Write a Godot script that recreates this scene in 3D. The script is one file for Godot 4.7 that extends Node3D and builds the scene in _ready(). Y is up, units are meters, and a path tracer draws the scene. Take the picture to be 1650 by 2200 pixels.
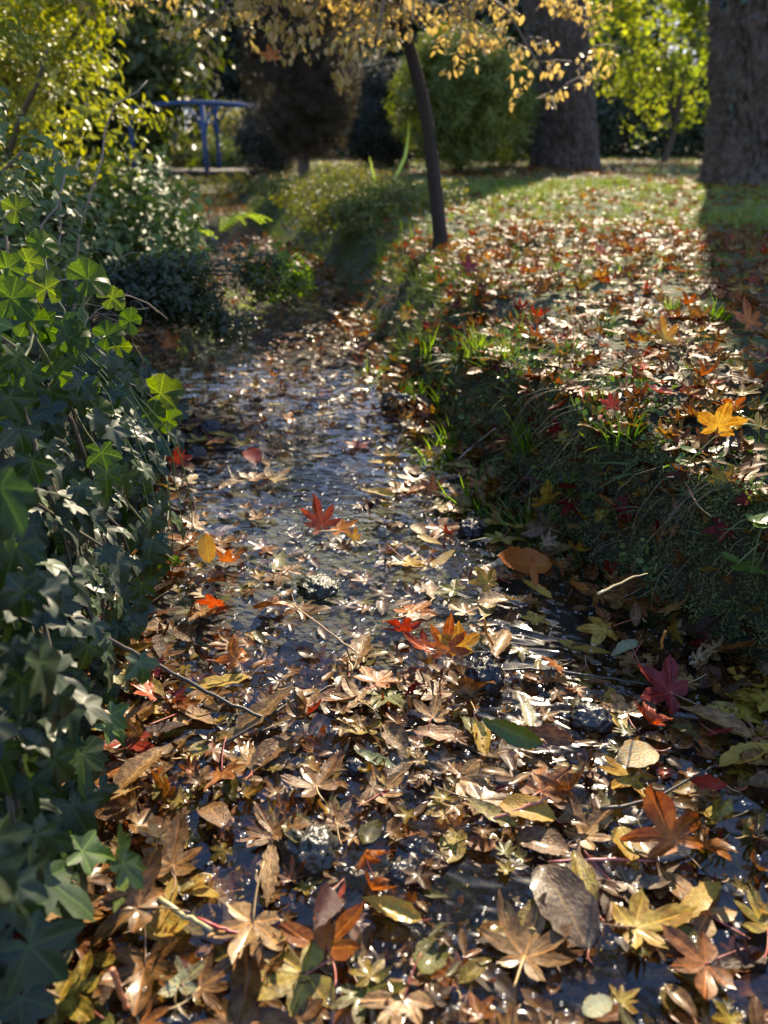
extends Node3D
# A shallow brook full of fallen leaves. x right, y up, d = -z metres away from the camera; the water lies at y = 0.

const EYE := Vector3(0, 0.85, 0)
const PITCH := -24.7
const SUN_ELEVATION := 32.0
const SUN_AZIMUTH := 15.0

var rng := RandomNumberGenerator.new()
var wob := FastNoiseLite.new()
var fine := FastNoiseLite.new()
var taken := {}
var landmarks := []
var cam: Camera3D

var right_edge := [[0.3, 0.95], [1.13, 0.66], [1.38, 0.52], [1.6, 0.42], [2.03, 0.31], [2.44, 0.18], [3.16, 0.05], [4.26, -0.16], [5.87, -0.44], [8.27, -1.14], [14.0, -2.35], [30.0, -5.5]]
var left_edge := [[0.3, -0.38], [0.81, -0.40], [1.05, -0.46], [1.5, -0.54], [2.16, -0.70], [2.58, -0.80], [3.31, -1.05], [5.46, -1.3], [8.27, -1.8], [14.0, -3.2], [30.0, -6.6]]
var ivy_height := [[0.3, 0.50], [0.8, 0.60], [1.35, 0.62], [1.6, 0.54], [2.0, 0.38], [2.6, 0.16], [3.3, 0.2], [5.0, 0.3], [9.0, 0.34]]


# ---------------------------------------------------------------- small helpers

func tbl(t: Array, d: float) -> float:
	if d <= t[0][0]:
		return t[0][1]
	for i in range(1, t.size()):
		if d <= t[i][0]:
			return lerpf(t[i - 1][1], t[i][1], (d - t[i - 1][0]) / (t[i][0] - t[i - 1][0]))
	return t[-1][1]


func rr(a: float, b: float) -> float:
	return rng.randf_range(a, b)


func edge_r(d: float) -> float:
	return tbl(right_edge, d) + 0.03 * wob.get_noise_2d(d * 60.0, 7.0)


func edge_l(d: float) -> float:
	return tbl(left_edge, d) + 0.03 * wob.get_noise_2d(d * 60.0, 91.0)


func bank_w(d: float) -> float:
	return lerpf(0.07, 0.42, smoothstep(2.0, 3.9, d))


func ground_h(x: float, d: float) -> float:
	var l := edge_l(d)
	var r := edge_r(d)
	if x > r:
		var s := x - r
		var w := bank_w(d)
		var far := smoothstep(1.9, 3.3, d)
		var h := -0.02 + lerpf(0.30, 0.17, far) * smoothstep(0.0, w, s) + lerpf(0.07, 0.20, far) * (1.0 - exp(-s * lerpf(1.1, 2.8, far)))
		h += 0.06 * wob.get_noise_2d(x * 60.0, d * 60.0) * smoothstep(0.0, 0.1, s) + 0.014 * wob.get_noise_2d(x * 260.0, d * 260.0) * smoothstep(0.0, 0.05, s)
		return h
	if x < l:
		var s := l - x
		var top := tbl(ivy_height, d) - 0.06
		var w := lerpf(0.16, 0.7, smoothstep(2.0, 4.5, d))
		return -0.02 + top * smoothstep(0.0, w, s) + 0.04 * wob.get_noise_2d(x * 55.0, d * 55.0) * smoothstep(0.0, 0.2, s)
	var q := (x - (l + r) * 0.5) / maxf(0.05, (r - l) * 0.5)
	return -0.02 - 0.06 * (1.0 - q * q) + 0.006 * wob.get_noise_2d(x * 300.0, d * 300.0)


func at_ground(x: float, d: float, lift := 0.0) -> Vector3:
	return Vector3(x, ground_h(x, d) + lift, -d)


func in_frame(p: Vector3, m := 1.0) -> bool:
	var q := p - EYE
	var c := cos(deg_to_rad(-PITCH))
	var s := sin(deg_to_rad(-PITCH))
	var f := -q.z * c - q.y * s
	var u := q.y * c - q.z * s
	return f > 0.15 and absf(q.x / f) < 0.469 * m and absf(u / f) < 0.625 * m


func lin(r: float, g: float, b: float) -> Color:
	return Color(r, g, b).linear_to_srgb()


func put(o: Node, called: String, parent: Node = null) -> Node:
	var n := called
	if parent == null:
		if taken.has(called):
			taken[called] += 1
			n = "%s_%03d" % [called, taken[called]]
		else:
			taken[called] = 0
		o.name = n
		add_child(o, true)
	else:
		var i := 0
		while parent.has_node(NodePath(n)):
			i += 1
			n = "%s_%03d" % [called, i]
		o.name = n
		parent.add_child(o, true)
	return o


func put_numbered(o: Node, called: String, i: int, parent: Node) -> Node:
	o.name = called if i == 0 else "%s_%03d" % [called, i]
	parent.add_child(o, true)
	return o


func tag(o: Node, label: String, category: String, group := "", kind := "") -> Node:
	if label:
		o.set_meta("label", label)
	if category:
		o.set_meta("category", category)
	if group:
		o.set_meta("group", group)
	if kind:
		o.set_meta("kind", kind)
	return o


func thing(called: String, pos: Vector3, label: String, category: String, group := "") -> Node3D:
	var o := Node3D.new()
	put(o, called)
	o.position = pos
	tag(o, label, category, group)
	return o


func mi(called: String, m: Mesh, mat: Material, parent: Node = null) -> MeshInstance3D:
	var o := MeshInstance3D.new()
	o.mesh = m
	o.material_override = mat
	put(o, called, parent)
	return o


func many(called: String, m: Mesh, mat: Material, xf: Array, cols: PackedColorArray, parent: Node = null, kind := "stuff") -> MultiMeshInstance3D:
	var mm := MultiMesh.new()
	mm.transform_format = MultiMesh.TRANSFORM_3D
	mm.use_colors = true
	mm.mesh = m
	mm.instance_count = xf.size()
	for i in xf.size():
		mm.set_instance_transform(i, xf[i])
		mm.set_instance_color(i, cols[i])
	var o := MultiMeshInstance3D.new()
	o.multimesh = mm
	o.material_override = mat
	put(o, called, parent)
	if kind:
		o.set_meta("kind", kind)
	return o


func up_basis(n: Vector3, yaw: float) -> Basis:
	var y := n.normalized()
	var x := y.cross(Vector3(sin(yaw), 0.013, cos(yaw)))
	if x.length() < 0.05:
		x = y.cross(Vector3(1, 0.2, 0.1))
	x = x.normalized()
	return Basis(x, y, x.cross(y))


func mix_col(a: Color, b: Color, t: float) -> Color:
	return Color(lerpf(a.r, b.r, t), lerpf(a.g, b.g, t), lerpf(a.b, b.b, t))


func shade_col(c: Color, k: float) -> Color:
	return Color(c.r * k, c.g * k, c.b * k)


func st_new() -> SurfaceTool:
	var st := SurfaceTool.new()
	st.begin(Mesh.PRIMITIVE_TRIANGLES)
	st.set_smooth_group(0)
	return st


func st_end(st: SurfaceTool) -> ArrayMesh:
	st.index()
	st.generate_normals()
	return st.commit()


func tri(st: SurfaceTool, a: Vector3, b: Vector3, c: Vector3, ca := Color.WHITE, cb := Color.WHITE, cc := Color.WHITE) -> void:
	st.set_color(ca)
	st.add_vertex(a)
	st.set_color(cb)
	st.add_vertex(b)
	st.set_color(cc)
	st.add_vertex(c)


func tube(st: SurfaceTool, pts: Array, r0: float, r1: float, sides := 6, knobbly := 0.0) -> void:
	var rings := []
	var x := Vector3.ZERO
	for i in pts.size():
		var a: Vector3 = pts[maxi(i - 1, 0)]
		var b: Vector3 = pts[mini(i + 1, pts.size() - 1)]
		var t := (b - a).normalized()
		if i == 0:
			x = t.cross(Vector3(0.3, 0.2, 0.9)).normalized()
		x = (x - t * t.dot(x)).normalized()
		var y := t.cross(x)
		var ring := []
		var r := lerpf(r0, r1, float(i) / (pts.size() - 1))
		for k in sides:
			var g := TAU * k / sides
			var q := r * (1.0 + knobbly * wob.get_noise_3d(pts[i].x * 900.0 + k * 40.0, pts[i].y * 900.0, pts[i].z * 900.0))
			ring.append(pts[i] + (x * cos(g) + y * sin(g)) * q)
		rings.append(ring)
	for i in rings.size() - 1:
		for k in sides:
			var k2 := (k + 1) % sides
			tri(st, rings[i][k], rings[i + 1][k2], rings[i][k2])
			tri(st, rings[i][k], rings[i + 1][k], rings[i + 1][k2])
	for k in range(1, sides - 1):
		tri(st, rings[0][0], rings[0][k], rings[0][k + 1])
		tri(st, rings[-1][0], rings[-1][k + 1], rings[-1][k])


func curve(a: Vector3, b: Vector3, sag: Vector3, n := 8, jit := 0.0) -> Array:
	var out := []
	for i in n + 1:
		var t := float(i) / n
		var j := Vector3(rr(-jit, jit), rr(-jit, jit), rr(-jit, jit)) if i > 0 and i < n else Vector3.ZERO
		out.append(a.lerp(b, t) + sag * 4.0 * t * (1.0 - t) + j)
	return out


func blob_mesh(r: Vector3, rough: float, freq: float, seg := 24, off := 0.0) -> ArrayMesh:
	var st := st_new()
	var grid := []
	for i in seg + 1:
		var row := []
		for j in seg * 2:
			var a := PI * i / seg
			var b := TAU * j / (seg * 2)
			var n := Vector3(sin(a) * cos(b), cos(a), sin(a) * sin(b))
			var k := 1.0 + rough * wob.get_noise_3d(n.x * freq + off, n.y * freq, n.z * freq) + rough * 0.45 * wob.get_noise_3d(n.x * freq * 3.1, n.y * freq * 3.1 + off, n.z * freq * 3.1)
			row.append(Vector3(n.x * r.x, n.y * r.y, n.z * r.z) * k)
		grid.append(row)
	for i in seg:
		for j in seg * 2:
			var j2 := (j + 1) % (seg * 2)
			tri(st, grid[i][j], grid[i + 1][j2], grid[i + 1][j])
			tri(st, grid[i][j], grid[i][j2], grid[i + 1][j2])
	return st_end(st)


# ---------------------------------------------------------------- leaf shapes

# lobes: [angle in degrees, length]; waist: how deep the bays between lobes are cut
func lobed_leaf(sd: int, lobes: Array, waist: float, detail: int, cup: float, fold: float, bend: float, bend_dir: float, rough: float, lift: float, tip: Color, slim := 1.0) -> ArrayMesh:
	var g := RandomNumberGenerator.new()
	g.seed = sd
	var pts := []
	var lob := []
	var n := lobes.size()
	for i in n:
		var a: float = deg_to_rad(lobes[i][0]) + g.randf_range(-0.07, 0.07)
		var len: float = lobes[i][1] * (g.randf_range(0.9, 1.08) if g.randf() < 0.7 else g.randf_range(0.68, 0.95))
		var prev: float = deg_to_rad(lobes[i - 1][0]) if i > 0 else deg_to_rad(-172.0)
		var nxt: float = deg_to_rad(lobes[i + 1][0]) if i < n - 1 else deg_to_rad(172.0)
		var dl := (a - prev) * 0.5 if i > 0 else (a - prev) * 0.9
		var dr := (nxt - a) * 0.5 if i < n - 1 else (nxt - a) * 0.9
		var bay := waist * g.randf_range(0.85, 1.15)
		pts.append([a - dl, bay * (len if i == 0 else minf(len, lobes[i - 1][1])) * (0.55 if i == 0 else 1.0)])
		lob.append(i)
		var prof := [[0.43, 0.80], [0.55, 0.64], [0.67, 0.50], [0.69, 0.42], [0.81, 0.25], [0.83, 0.17], [0.92, 0.065]] if detail > 1 else [[0.5, 0.68], [0.76, 0.32]]
		if waist > 0.55:
			prof = [[0.48, 0.68], [0.60, 0.51], [0.73, 0.33], [0.88, 0.12]] if detail > 1 else [[0.55, 0.50], [0.76, 0.24]]
		for p in prof:
			var rad := lerpf(waist, 1.0, (p[0] - 0.3) / 0.7)
			pts.append([a - dl * p[1] * slim, rad * len * g.randf_range(0.97, 1.03)])
			lob.append(i)
		pts.append([a + g.randf_range(-0.05, 0.05), len])
		lob.append(i)
		for q in range(prof.size() - 1, -1, -1):
			var p = prof[q]
			var rad := lerpf(waist, 1.0, (p[0] - 0.3) / 0.7)
			pts.append([a + dr * p[1] * slim, rad * len * g.randf_range(0.97, 1.03)])
			lob.append(i)
		if i == n - 1:
			pts.append([a + dr, bay * len * 0.55])
			lob.append(i)
	var lifts := []
	for i in n:
		lifts.append(g.randf_range(-0.35, 1.0) * lift)
	var rings := [0.0, 0.4, 0.75, 1.0] if detail > 1 else [0.0, 0.55, 1.0]
	var bd := Vector2(sin(bend_dir), cos(bend_dir))
	var grid := []
	var cols := []
	var uvs := []
	for k in rings.size():
		var row := []
		var crow := []
		var urow := []
		for i in pts.size():
			var r: float = pts[i][1] * rings[k]
			var a: float = pts[i][0]
			var x := sin(a) * r
			var z := -cos(a) * r
			var li: float = lifts[lob[i]]
			var off: float = a - deg_to_rad(lobes[lob[i]][0])
			var y := cup * r * r + fold * absf(x) + li * r * r + rough * wob.get_noise_3d(x * 130.0 + sd * 31.0, z * 130.0, sd * 17.0) * r
			y += 0.28 * absf(off) * r * (0.5 + fold)
			var s := x * bd.x + z * bd.y
			if absf(bend) > 0.01:
				var s2 := sin(s * bend) / bend
				var up := (1.0 - cos(s * bend)) / bend
				var yy := y * cos(s * bend)
				s2 -= y * sin(s * bend)
				x += bd.x * (s2 - s)
				z += bd.y * (s2 - s)
				y = yy + up
			row.append(Vector3(x, y, z))
			crow.append(Color.WHITE.lerp(tip, clampf(rings[k] * rings[k] * pts[i][1] + 0.25 * wob.get_noise_2d(sin(a) * r * 100.0 + sd * 9.0, z * 100.0), 0.0, 1.0)))
			urow.append(Vector2(0.5 + sin(a) * r * 0.46, 0.5 - cos(a) * r * 0.46))
		grid.append(row)
		cols.append(crow)
		uvs.append(urow)
	var st := st_new()
	for k in rings.size() - 1:
		for i in pts.size() - 1:
			var quad := [[k, i], [k + 1, i], [k + 1, i + 1], [k, i], [k + 1, i + 1], [k, i + 1]]
			for q in range(3 if k == 0 else 0, 6) if k > 0 else range(0, 3):
				var v = quad[q]
				st.set_color(cols[v[0]][v[1]])
				st.set_uv(uvs[v[0]][v[1]])
				st.add_vertex(grid[v[0]][v[1]])
	return st_end(st)


func star_leaf(sd: int, detail: int, cup: float, fold: float, bend: float, dir: float, lift: float, tip: Color) -> ArrayMesh:
	var lobes := [[-112, 0.58], [-56, 0.9], [0, 1.0], [56, 0.9], [112, 0.58]]
	if sd % 6 == 1:
		lobes = [[-128, 0.45], [-84, 0.75], [-42, 0.92], [0, 1.0], [42, 0.92], [84, 0.75], [128, 0.45]]
	return lobed_leaf(sd, lobes, 0.40 if sd % 2 else 0.47, detail, cup, fold, bend, dir, 0.13, lift, tip)


func ivy_leaf(sd: int, detail: int, cup: float, fold: float, bend: float) -> ArrayMesh:
	var lobes := [[-128, 0.5], [-62, 0.72], [0, 1.0], [62, 0.72], [128, 0.5]]
	if sd % 4 == 3:
		lobes = [[-110, 0.6], [-50, 0.66], [0, 1.0], [50, 0.66], [110, 0.6]]
	return lobed_leaf(sd, lobes, 0.63, detail, cup, fold, bend, 0.0, 0.09, 0.12, Color(0.9, 0.95, 0.9), 1.0)


# a long leaf along -z, from its stalk at the origin to the tip at 1
func blade_leaf(sd: int, width: float, seg: int, fold: float, bend: float, twist: float, wavy: float, teeth: float, oval: float, tip: Color) -> ArrayMesh:
	var g := RandomNumberGenerator.new()
	g.seed = sd
	var st := st_new()
	var rows := []
	var pos := Vector3.ZERO
	var ang := -bend * 0.5
	for i in seg + 1:
		var t := float(i) / seg
		var w := width * pow(sin(PI * pow(t, lerpf(0.75, 0.9, oval))), lerpf(0.9, 0.55, oval)) * (1.0 + (teeth if i % 2 else -teeth)) if i > 0 and i < seg else 0.004
		var side := g.randf_range(-1, 1) * 0.02
		var tw := twist * (t - 0.5)
		var row := []
		for s in [-1.0, -0.5, 0.0, 0.5, 1.0]:
			var p := Vector3(s * w + side, fold * absf(s) * w + wavy * width * sin(t * 14.0 + s * 2.0 + sd) * absf(s), 0)
			row.append([pos + Basis(Vector3(1, 0, 0), ang) * Basis(Vector3(0, 0, 1), tw) * p, Vector2(0.5 + s * 0.5, t), Color.WHITE.lerp(tip, clampf(t * t * 0.7 + absf(s) * 0.3 + 0.4 * wob.get_noise_2d(t * 300.0 + sd, s * 80.0), 0, 1))])
		rows.append(row)
		pos += Basis(Vector3(1, 0, 0), ang) * Vector3(0, 0, -1.0 / seg)
		ang += bend / seg
	for i in seg:
		for k in 4:
			for v in [[i, k], [i + 1, k + 1], [i, k + 1], [i, k], [i + 1, k], [i + 1, k + 1]]:
				var q = rows[v[0]][v[1]]
				st.set_color(q[2])
				st.set_uv(q[1])
				st.add_vertex(q[0])
	return st_end(st)


func stalk_mesh(sd: int, length: float, r: float) -> ArrayMesh:
	var st := st_new()
	rng.seed = 900 + sd
	tube(st, curve(Vector3(0, 0.0, -0.02), Vector3(rr(-0.2, 0.2) * length, rr(0.0, 0.5) * length, length), Vector3(rr(-0.1, 0.1), rr(-0.08, 0.05), 0) * length, 6), r, r * 0.7, 5)
	return st_end(st)


# a sprig of n small leaves round a short twig of length 1 along +y; every leaf is folded along its rib
func sprig(sd: int, n: int, size: float, slim: float, spread: float, droop: float, twig := 0.012) -> ArrayMesh:
	var g := RandomNumberGenerator.new()
	g.seed = sd
	var st := st_new()
	if twig > 0.0:
		for k in 3:
			var a := TAU * k / 3.0
			var b := TAU * (k + 1) / 3.0
			tri(st, Vector3(cos(a), 0, sin(a)) * twig, Vector3(0, 1, 0), Vector3(cos(b), 0, sin(b)) * twig, Color(0.25, 0.2, 0.15), Color(0.25, 0.2, 0.15), Color(0.25, 0.2, 0.15))
	for i in n:
		var t := g.randf_range(0.05, 1.0)
		var a := g.randf() * TAU
		var out := Vector3(cos(a), g.randf_range(-droop, 0.6 - droop * 0.5), sin(a)).normalized()
		var base := Vector3(0, t, 0) + out * g.randf_range(0.0, spread)
		var up := (Vector3(0, 1, 0) + Vector3(g.randf_range(-1, 1), 0, g.randf_range(-1, 1)) * 0.9).normalized()
		var side := out.cross(up).normalized()
		up = side.cross(out)
		var l := size * g.randf_range(0.65, 1.2)
		var w := l * slim * 0.5
		var c := Color.WHITE * g.randf_range(0.75, 1.15)
		var mid := base + out * l * 0.45 - up * l * 0.05
		var end := base + out * l - up * l * 0.18
		var lw := mid + side * w + up * w * 0.4
		var rw := mid - side * w + up * w * 0.4
		var lw2 := base + out * l * 0.72 + side * w * 0.72 + up * w * 0.2
		var rw2 := base + out * l * 0.72 - side * w * 0.72 + up * w * 0.2
		tri(st, base, lw, mid, c, c, c)
		tri(st, base, mid, rw, c, c, c)
		tri(st, mid, lw, lw2, c, c, c)
		tri(st, mid, lw2, end, c, c, c)
		tri(st, mid, rw2, rw, c, c, c)
		tri(st, mid, end, rw2, c, c, c)
	return st_end(st)


# a tuft of n blades rooted round the origin, about 1 high
func tuft(sd: int, n: int, spread: float, lean: float, width: float) -> ArrayMesh:
	var g := RandomNumberGenerator.new()
	g.seed = sd
	var st := st_new()
	for i in n:
		var a := g.randf() * TAU
		var root := Vector3(cos(a), 0, sin(a)) * spread * sqrt(g.randf())
		var b := a + g.randf_range(-0.8, 0.8)
		var dir := Vector3(cos(b), 0, sin(b))
		var side := Vector3(-dir.z, 0, dir.x) * width
		var h := g.randf_range(0.5, 1.1)
		var le := lean * g.randf_range(0.2, 1.3)
		var c := Color(1, 1, 1) * g.randf_range(0.7, 1.2)
		if g.randf() < 0.15:
			c = Color(2.2, 1.5, 0.9)
		var prev := []
		for k in 5:
			var t := k / 4.0
			var p := root + dir * le * h * t * t + Vector3(0, h * (t - 0.35 * le * t * t), 0)
			var w := (1.0 - t * t) if k < 4 else 0.03
			var now := [p - side * w, p + side * w]
			if k > 0:
				tri(st, prev[0], now[0], prev[1], c, c, c)
				tri(st, prev[1], now[0], now[1], c, c, c)
			prev = now
	return st_end(st)


# ---------------------------------------------------------------- textures

# relative colour of a lobed leaf: ribs along the lobes, finer side veins, blotches and specks
func lobed_texture(sd: int, lobes: Array, rib: Color, base: Color, blot: Color, blots: float) -> ImageTexture:
	var n := 256
	var im := Image.create(n, n, false, Image.FORMAT_RGB8)
	var dirs := []
	for a in lobes:
		dirs.append(Vector2(sin(deg_to_rad(a)), -cos(deg_to_rad(a))))
	for j in n:
		for i in n:
			var p := Vector2(i - n * 0.5, j - n * 0.5) / (n * 0.5)
			var best := 9.0
			var along := 0.0
			for v in dirs:
				var s: float = p.dot(v)
				var o: float = absf(p.cross(v)) if s > 0.0 else p.length()
				if o < best:
					best = o
					along = s
			var m := 0.5 + 0.5 * fine.get_noise_2d(i * 1.1 + sd * 300.0, j * 1.1)
			var c := base * (0.82 + 0.36 * m)
			var b := smoothstep(0.52 - blots * 0.3, 0.66, 0.5 + 0.6 * wob.get_noise_2d(i * 2.2 + sd * 500.0, j * 2.2) + 0.15 * (m - 0.5) + 0.12 * p.length())
			c = c.lerp(blot * (0.8 + 0.4 * m), b * clampf(blots * 1.4, 0.0, 0.9))
			var side := absf(fposmod((along - best * 0.9) * 7.0, 1.0) - 0.5)
			c = c.lerp(rib, 0.35 * smoothstep(0.09, 0.02, side) * smoothstep(0.5, 0.05, best))
			c = c.lerp(rib, 0.85 * smoothstep(0.022, 0.008, best))
			if fine.get_noise_2d(i * 5.0 + sd * 70.0, j * 5.0) > 0.62 - blots * 0.15:
				c = c * 0.45
			im.set_pixel(i, j, Color(clampf(c.r, 0, 1), clampf(c.g, 0, 1), clampf(c.b, 0, 1)))
	return ImageTexture.create_from_image(im)


func blade_texture(sd: int, rib: Color, base: Color, blot: Color, blots: float) -> ImageTexture:
	var w := 96
	var h := 256
	var im := Image.create(w, h, false, Image.FORMAT_RGB8)
	for j in h:
		for i in w:
			var x := absf(i - w * 0.5) / (w * 0.5)
			var m := 0.5 + 0.5 * fine.get_noise_2d(i * 1.4 + sd * 300.0, j * 1.1)
			var c := base * (0.82 + 0.36 * m)
			var b := smoothstep(0.5 - blots * 0.3, 0.64, 0.5 + 0.6 * wob.get_noise_2d(i * 3.0 + sd * 500.0, j * 2.4) + 0.1 * x)
			c = c.lerp(blot * (0.8 + 0.4 * m), b * clampf(blots * 1.4, 0.0, 0.9))
			var side := absf(fposmod(j / 18.0 + x * 1.6, 1.0) - 0.5)
			c = c.lerp(rib, 0.3 * smoothstep(0.1, 0.02, side))
			c = c.lerp(rib, 0.85 * smoothstep(0.07, 0.03, x))
			if fine.get_noise_2d(i * 6.0 + sd * 70.0, j * 5.0) > 0.6 - blots * 0.15:
				c = c * 0.45
			im.set_pixel(i, j, Color(clampf(c.r, 0, 1), clampf(c.g, 0, 1), clampf(c.b, 0, 1)))
	return ImageTexture.create_from_image(im)


func noise_tex(sd: int, freq: float, kind: int, size := 512, normal := 0.0, lo := Color(0.5, 0.5, 0.5), hi := Color.WHITE) -> NoiseTexture2D:
	var f := FastNoiseLite.new()
	f.seed = sd
	f.noise_type = kind
	f.frequency = freq
	f.fractal_octaves = 5
	var t := NoiseTexture2D.new()
	t.width = size
	t.height = size
	t.seamless = true
	t.noise = f
	if normal > 0.0:
		t.as_normal_map = true
		t.bump_strength = normal
	else:
		var g := Gradient.new()
		g.set_color(0, lo)
		g.set_color(1, hi)
		t.color_ramp = g
	return t


func mat(c: Color, rough: float, back := Color.BLACK, tex: Texture2D = null, vc := false, spec := 0.5) -> StandardMaterial3D:
	var m := StandardMaterial3D.new()
	m.albedo_color = Color(c.r, c.g, c.b).linear_to_srgb()
	m.roughness = rough
	m.metallic_specular = spec
	m.cull_mode = BaseMaterial3D.CULL_DISABLED
	if tex:
		m.albedo_texture = tex
	if vc:
		m.vertex_color_use_as_albedo = true
	if back != Color.BLACK:
		m.backlight_enabled = true
		m.backlight = back
	return m


# ---------------------------------------------------------------- fallen leaves

var tone := {
	"tan": Color(0.43, 0.28, 0.11), "brown": Color(0.28, 0.165, 0.06), "orange brown": Color(0.40, 0.18, 0.05), "orange": Color(0.58, 0.22, 0.04), "red": Color(0.44, 0.06, 0.03),
	"vermilion": Color(0.64, 0.13, 0.03), "dark red": Color(0.26, 0.025, 0.02), "crimson": Color(0.32, 0.045, 0.05), "yellow": Color(0.64, 0.47, 0.09), "olive yellow": Color(0.42, 0.36, 0.06), "olive green": Color(0.20, 0.22, 0.05), "green": Color(0.09, 0.16, 0.035),
	"cream": Color(0.55, 0.47, 0.31), "grey green": Color(0.36, 0.40, 0.28), "grey brown": Color(0.24, 0.19, 0.14), "dark brown": Color(0.10, 0.055, 0.03), "purple": Color(0.07, 0.03, 0.04),
}
var tex := {}
var leaf_mats := {}
var shapes := {}
var stalks := []
var used_labels := {}


func leaf_mat(shape: String, colour: String) -> StandardMaterial3D:
	var key := shape + colour
	if leaf_mats.has(key):
		return leaf_mats[key]
	var old: bool = colour in ["tan", "brown", "dark brown", "grey brown", "olive yellow", "orange brown"]
	var t: Texture2D = tex[("lobed" if shape in ["star", "curled"] else "blade") + ("_old" if old else "_fresh")]
	var bright: bool = colour in ["orange", "red", "yellow", "olive green", "crimson", "vermilion"]
	var m := mat(tone[colour], 0.48, Color(0.95, 0.85, 0.6) * (0.95 if bright else 0.55), t, true, 0.36)
	m.clearcoat_enabled = true
	m.clearcoat = 0.16
	m.clearcoat_roughness = 0.16
	m.heightmap_enabled = true
	m.heightmap_texture = tex["crinkle"]
	m.heightmap_scale = 0.12
	leaf_mats[key] = m
	return m


func build_leaf_shapes() -> void:
	var star5 := [-112.0, -56.0, 0.0, 56.0, 112.0]
	tex["lobed_fresh"] = lobed_texture(1, star5, Color(1.0, 0.95, 0.75), Color(0.86, 0.84, 0.8), Color(0.62, 0.45, 0.28), 0.36)
	tex["lobed_old"] = lobed_texture(2, star5, Color(1.0, 0.86, 0.66), Color(0.8, 0.76, 0.7), Color(0.5, 0.43, 0.33), 0.5)
	tex["blade_fresh"] = blade_texture(3, Color(1.0, 0.98, 0.8), Color(0.84, 0.84, 0.8), Color(0.95, 0.7, 0.4), 0.25)
	tex["blade_old"] = blade_texture(4, Color(1.0, 0.9, 0.7), Color(0.8, 0.76, 0.7), Color(0.5, 0.42, 0.32), 0.5)
	tex["crinkle"] = noise_tex(61, 0.035, FastNoiseLite.TYPE_SIMPLEX, 256)
	tex["ivy"] = lobed_texture(5, [-128.0, -62.0, 0.0, 62.0, 128.0], Color(1.0, 1.0, 0.85), Color(0.56, 0.62, 0.56), Color(0.75, 0.72, 0.5), 0.12)
	var tips := [Color(0.75, 0.64, 0.5), Color(0.95, 0.85, 0.65), Color(0.62, 0.5, 0.4), Color(1.0, 1.0, 1.0)]
	var list := []
	for i in 14:
		list.append(star_leaf(i * 7 + 1, 2, [0.06, -0.1, 0.16, -0.04, 0.2][i % 5], [0.06, 0.0, 0.14][i % 3], [0.2, -0.3, 0.4, 0.0][i % 4], i * 1.1, 0.15, tips[i % 4]))
	shapes["star"] = list
	list = []
	for i in 9:
		list.append(star_leaf(i * 5 + 2, 2, 0.3, 0.35, [1.9, 2.6, -2.2][i % 3], i * 0.9, 0.5, tips[(i + 1) % 4]))
	shapes["curled"] = list
	list = []
	for i in 9:
		list.append(blade_leaf(i * 3 + 1, [0.14, 0.17, 0.12][i % 3], 14, [0.25, 0.5, 0.1][i % 3], [0.15, -0.25, 0.45, 0.05][i % 4], [0.25, -0.35, 0.1][i % 3], 0.05, 0.05, 0.2, tips[i % 4]))
	shapes["lance"] = list
	list = []
	for i in 5:
		list.append(blade_leaf(i * 3 + 40, 0.29, 12, [0.3, 0.15][i % 2], [0.5, -0.4, 0.9][i % 3], 0.3, 0.05, 0.03, 0.9, tips[i % 4]))
	shapes["oval"] = list
	for i in 5:
		stalks.append(stalk_mesh(i, [0.75, 1.0, 0.6, 0.9, 0.5][i], 0.02))


# a leaf as a thing: a blade and its stalk, the root at the point where they meet
func leaf_thing(shape: String, colour: String, variant: int, size: float, pos: Vector3, basis: Basis, label: String, group: String) -> Node3D:
	var o := thing({"star": "star_leaf", "curled": "curled_leaf", "lance": "lance_leaf", "oval": "oval_leaf"}[shape], pos, label, "leaf", group)
	var list: Array = shapes[shape]
	o.transform = Transform3D(basis.scaled(Vector3.ONE * size), pos)
	var m := leaf_mat(shape, colour)
	mi("blade", list[variant % list.size()], m, o)
	var s := mi("stalk", stalks[variant % stalks.size()], stalk_mats[variant % 3], o)
	if shape in ["lance", "oval"]:
		s.scale = Vector3(0.6, 0.4, 0.25)
	return o

var stalk_mats := []
var spots_kept := []

const ORDINAL := ["nearest", "second nearest", "third nearest", "fourth nearest", "fifth nearest", "sixth nearest", "seventh nearest", "eighth nearest", "ninth nearest", "tenth nearest"]


# scattered leaves get their labels at the end, when all are known: by colour, shape and the landmark that they lie nearest to
func label_scattered(list: Array) -> void:
	var by := {}
	for e in list:
		var best := 0
		var far := 1e9
		for i in landmarks.size():
			var q: float = (landmarks[i][0] as Vector3).distance_to(e.pos)
			if q < far:
				far = q
				best = i
		var key := "%s|%d" % [e.what, best]
		if not by.has(key):
			by[key] = []
		by[key].append([far, e, best])
	for key in by:
		var rows: Array = by[key]
		rows.sort_custom(func(a, b): return a[0] < b[0])
		for i in rows.size():
			var e = rows[i][1]
			var o: Node = e.node
			var l := "%s, %s the %s" % [e.what, ORDINAL[mini(i, 9)] + " to" if rows.size() > 1 else "beside", landmarks[rows[i][2]][1]]
			o.set_meta("label", l)


func scatter_colour() -> String:
	var q := rng.randf()
	for e in [[0.26, "tan"], [0.48, "brown"], [0.61, "orange brown"], [0.75, "olive yellow"], [0.82, "yellow"], [0.88, "olive green"], [0.91, "grey brown"], [0.955, "dark brown"], [0.97, "orange"], [0.977, "red"], [0.982, "dark red"], [0.99, "cream"]]:
		if q < e[0]:
			return e[1]
	return "grey green"


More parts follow.
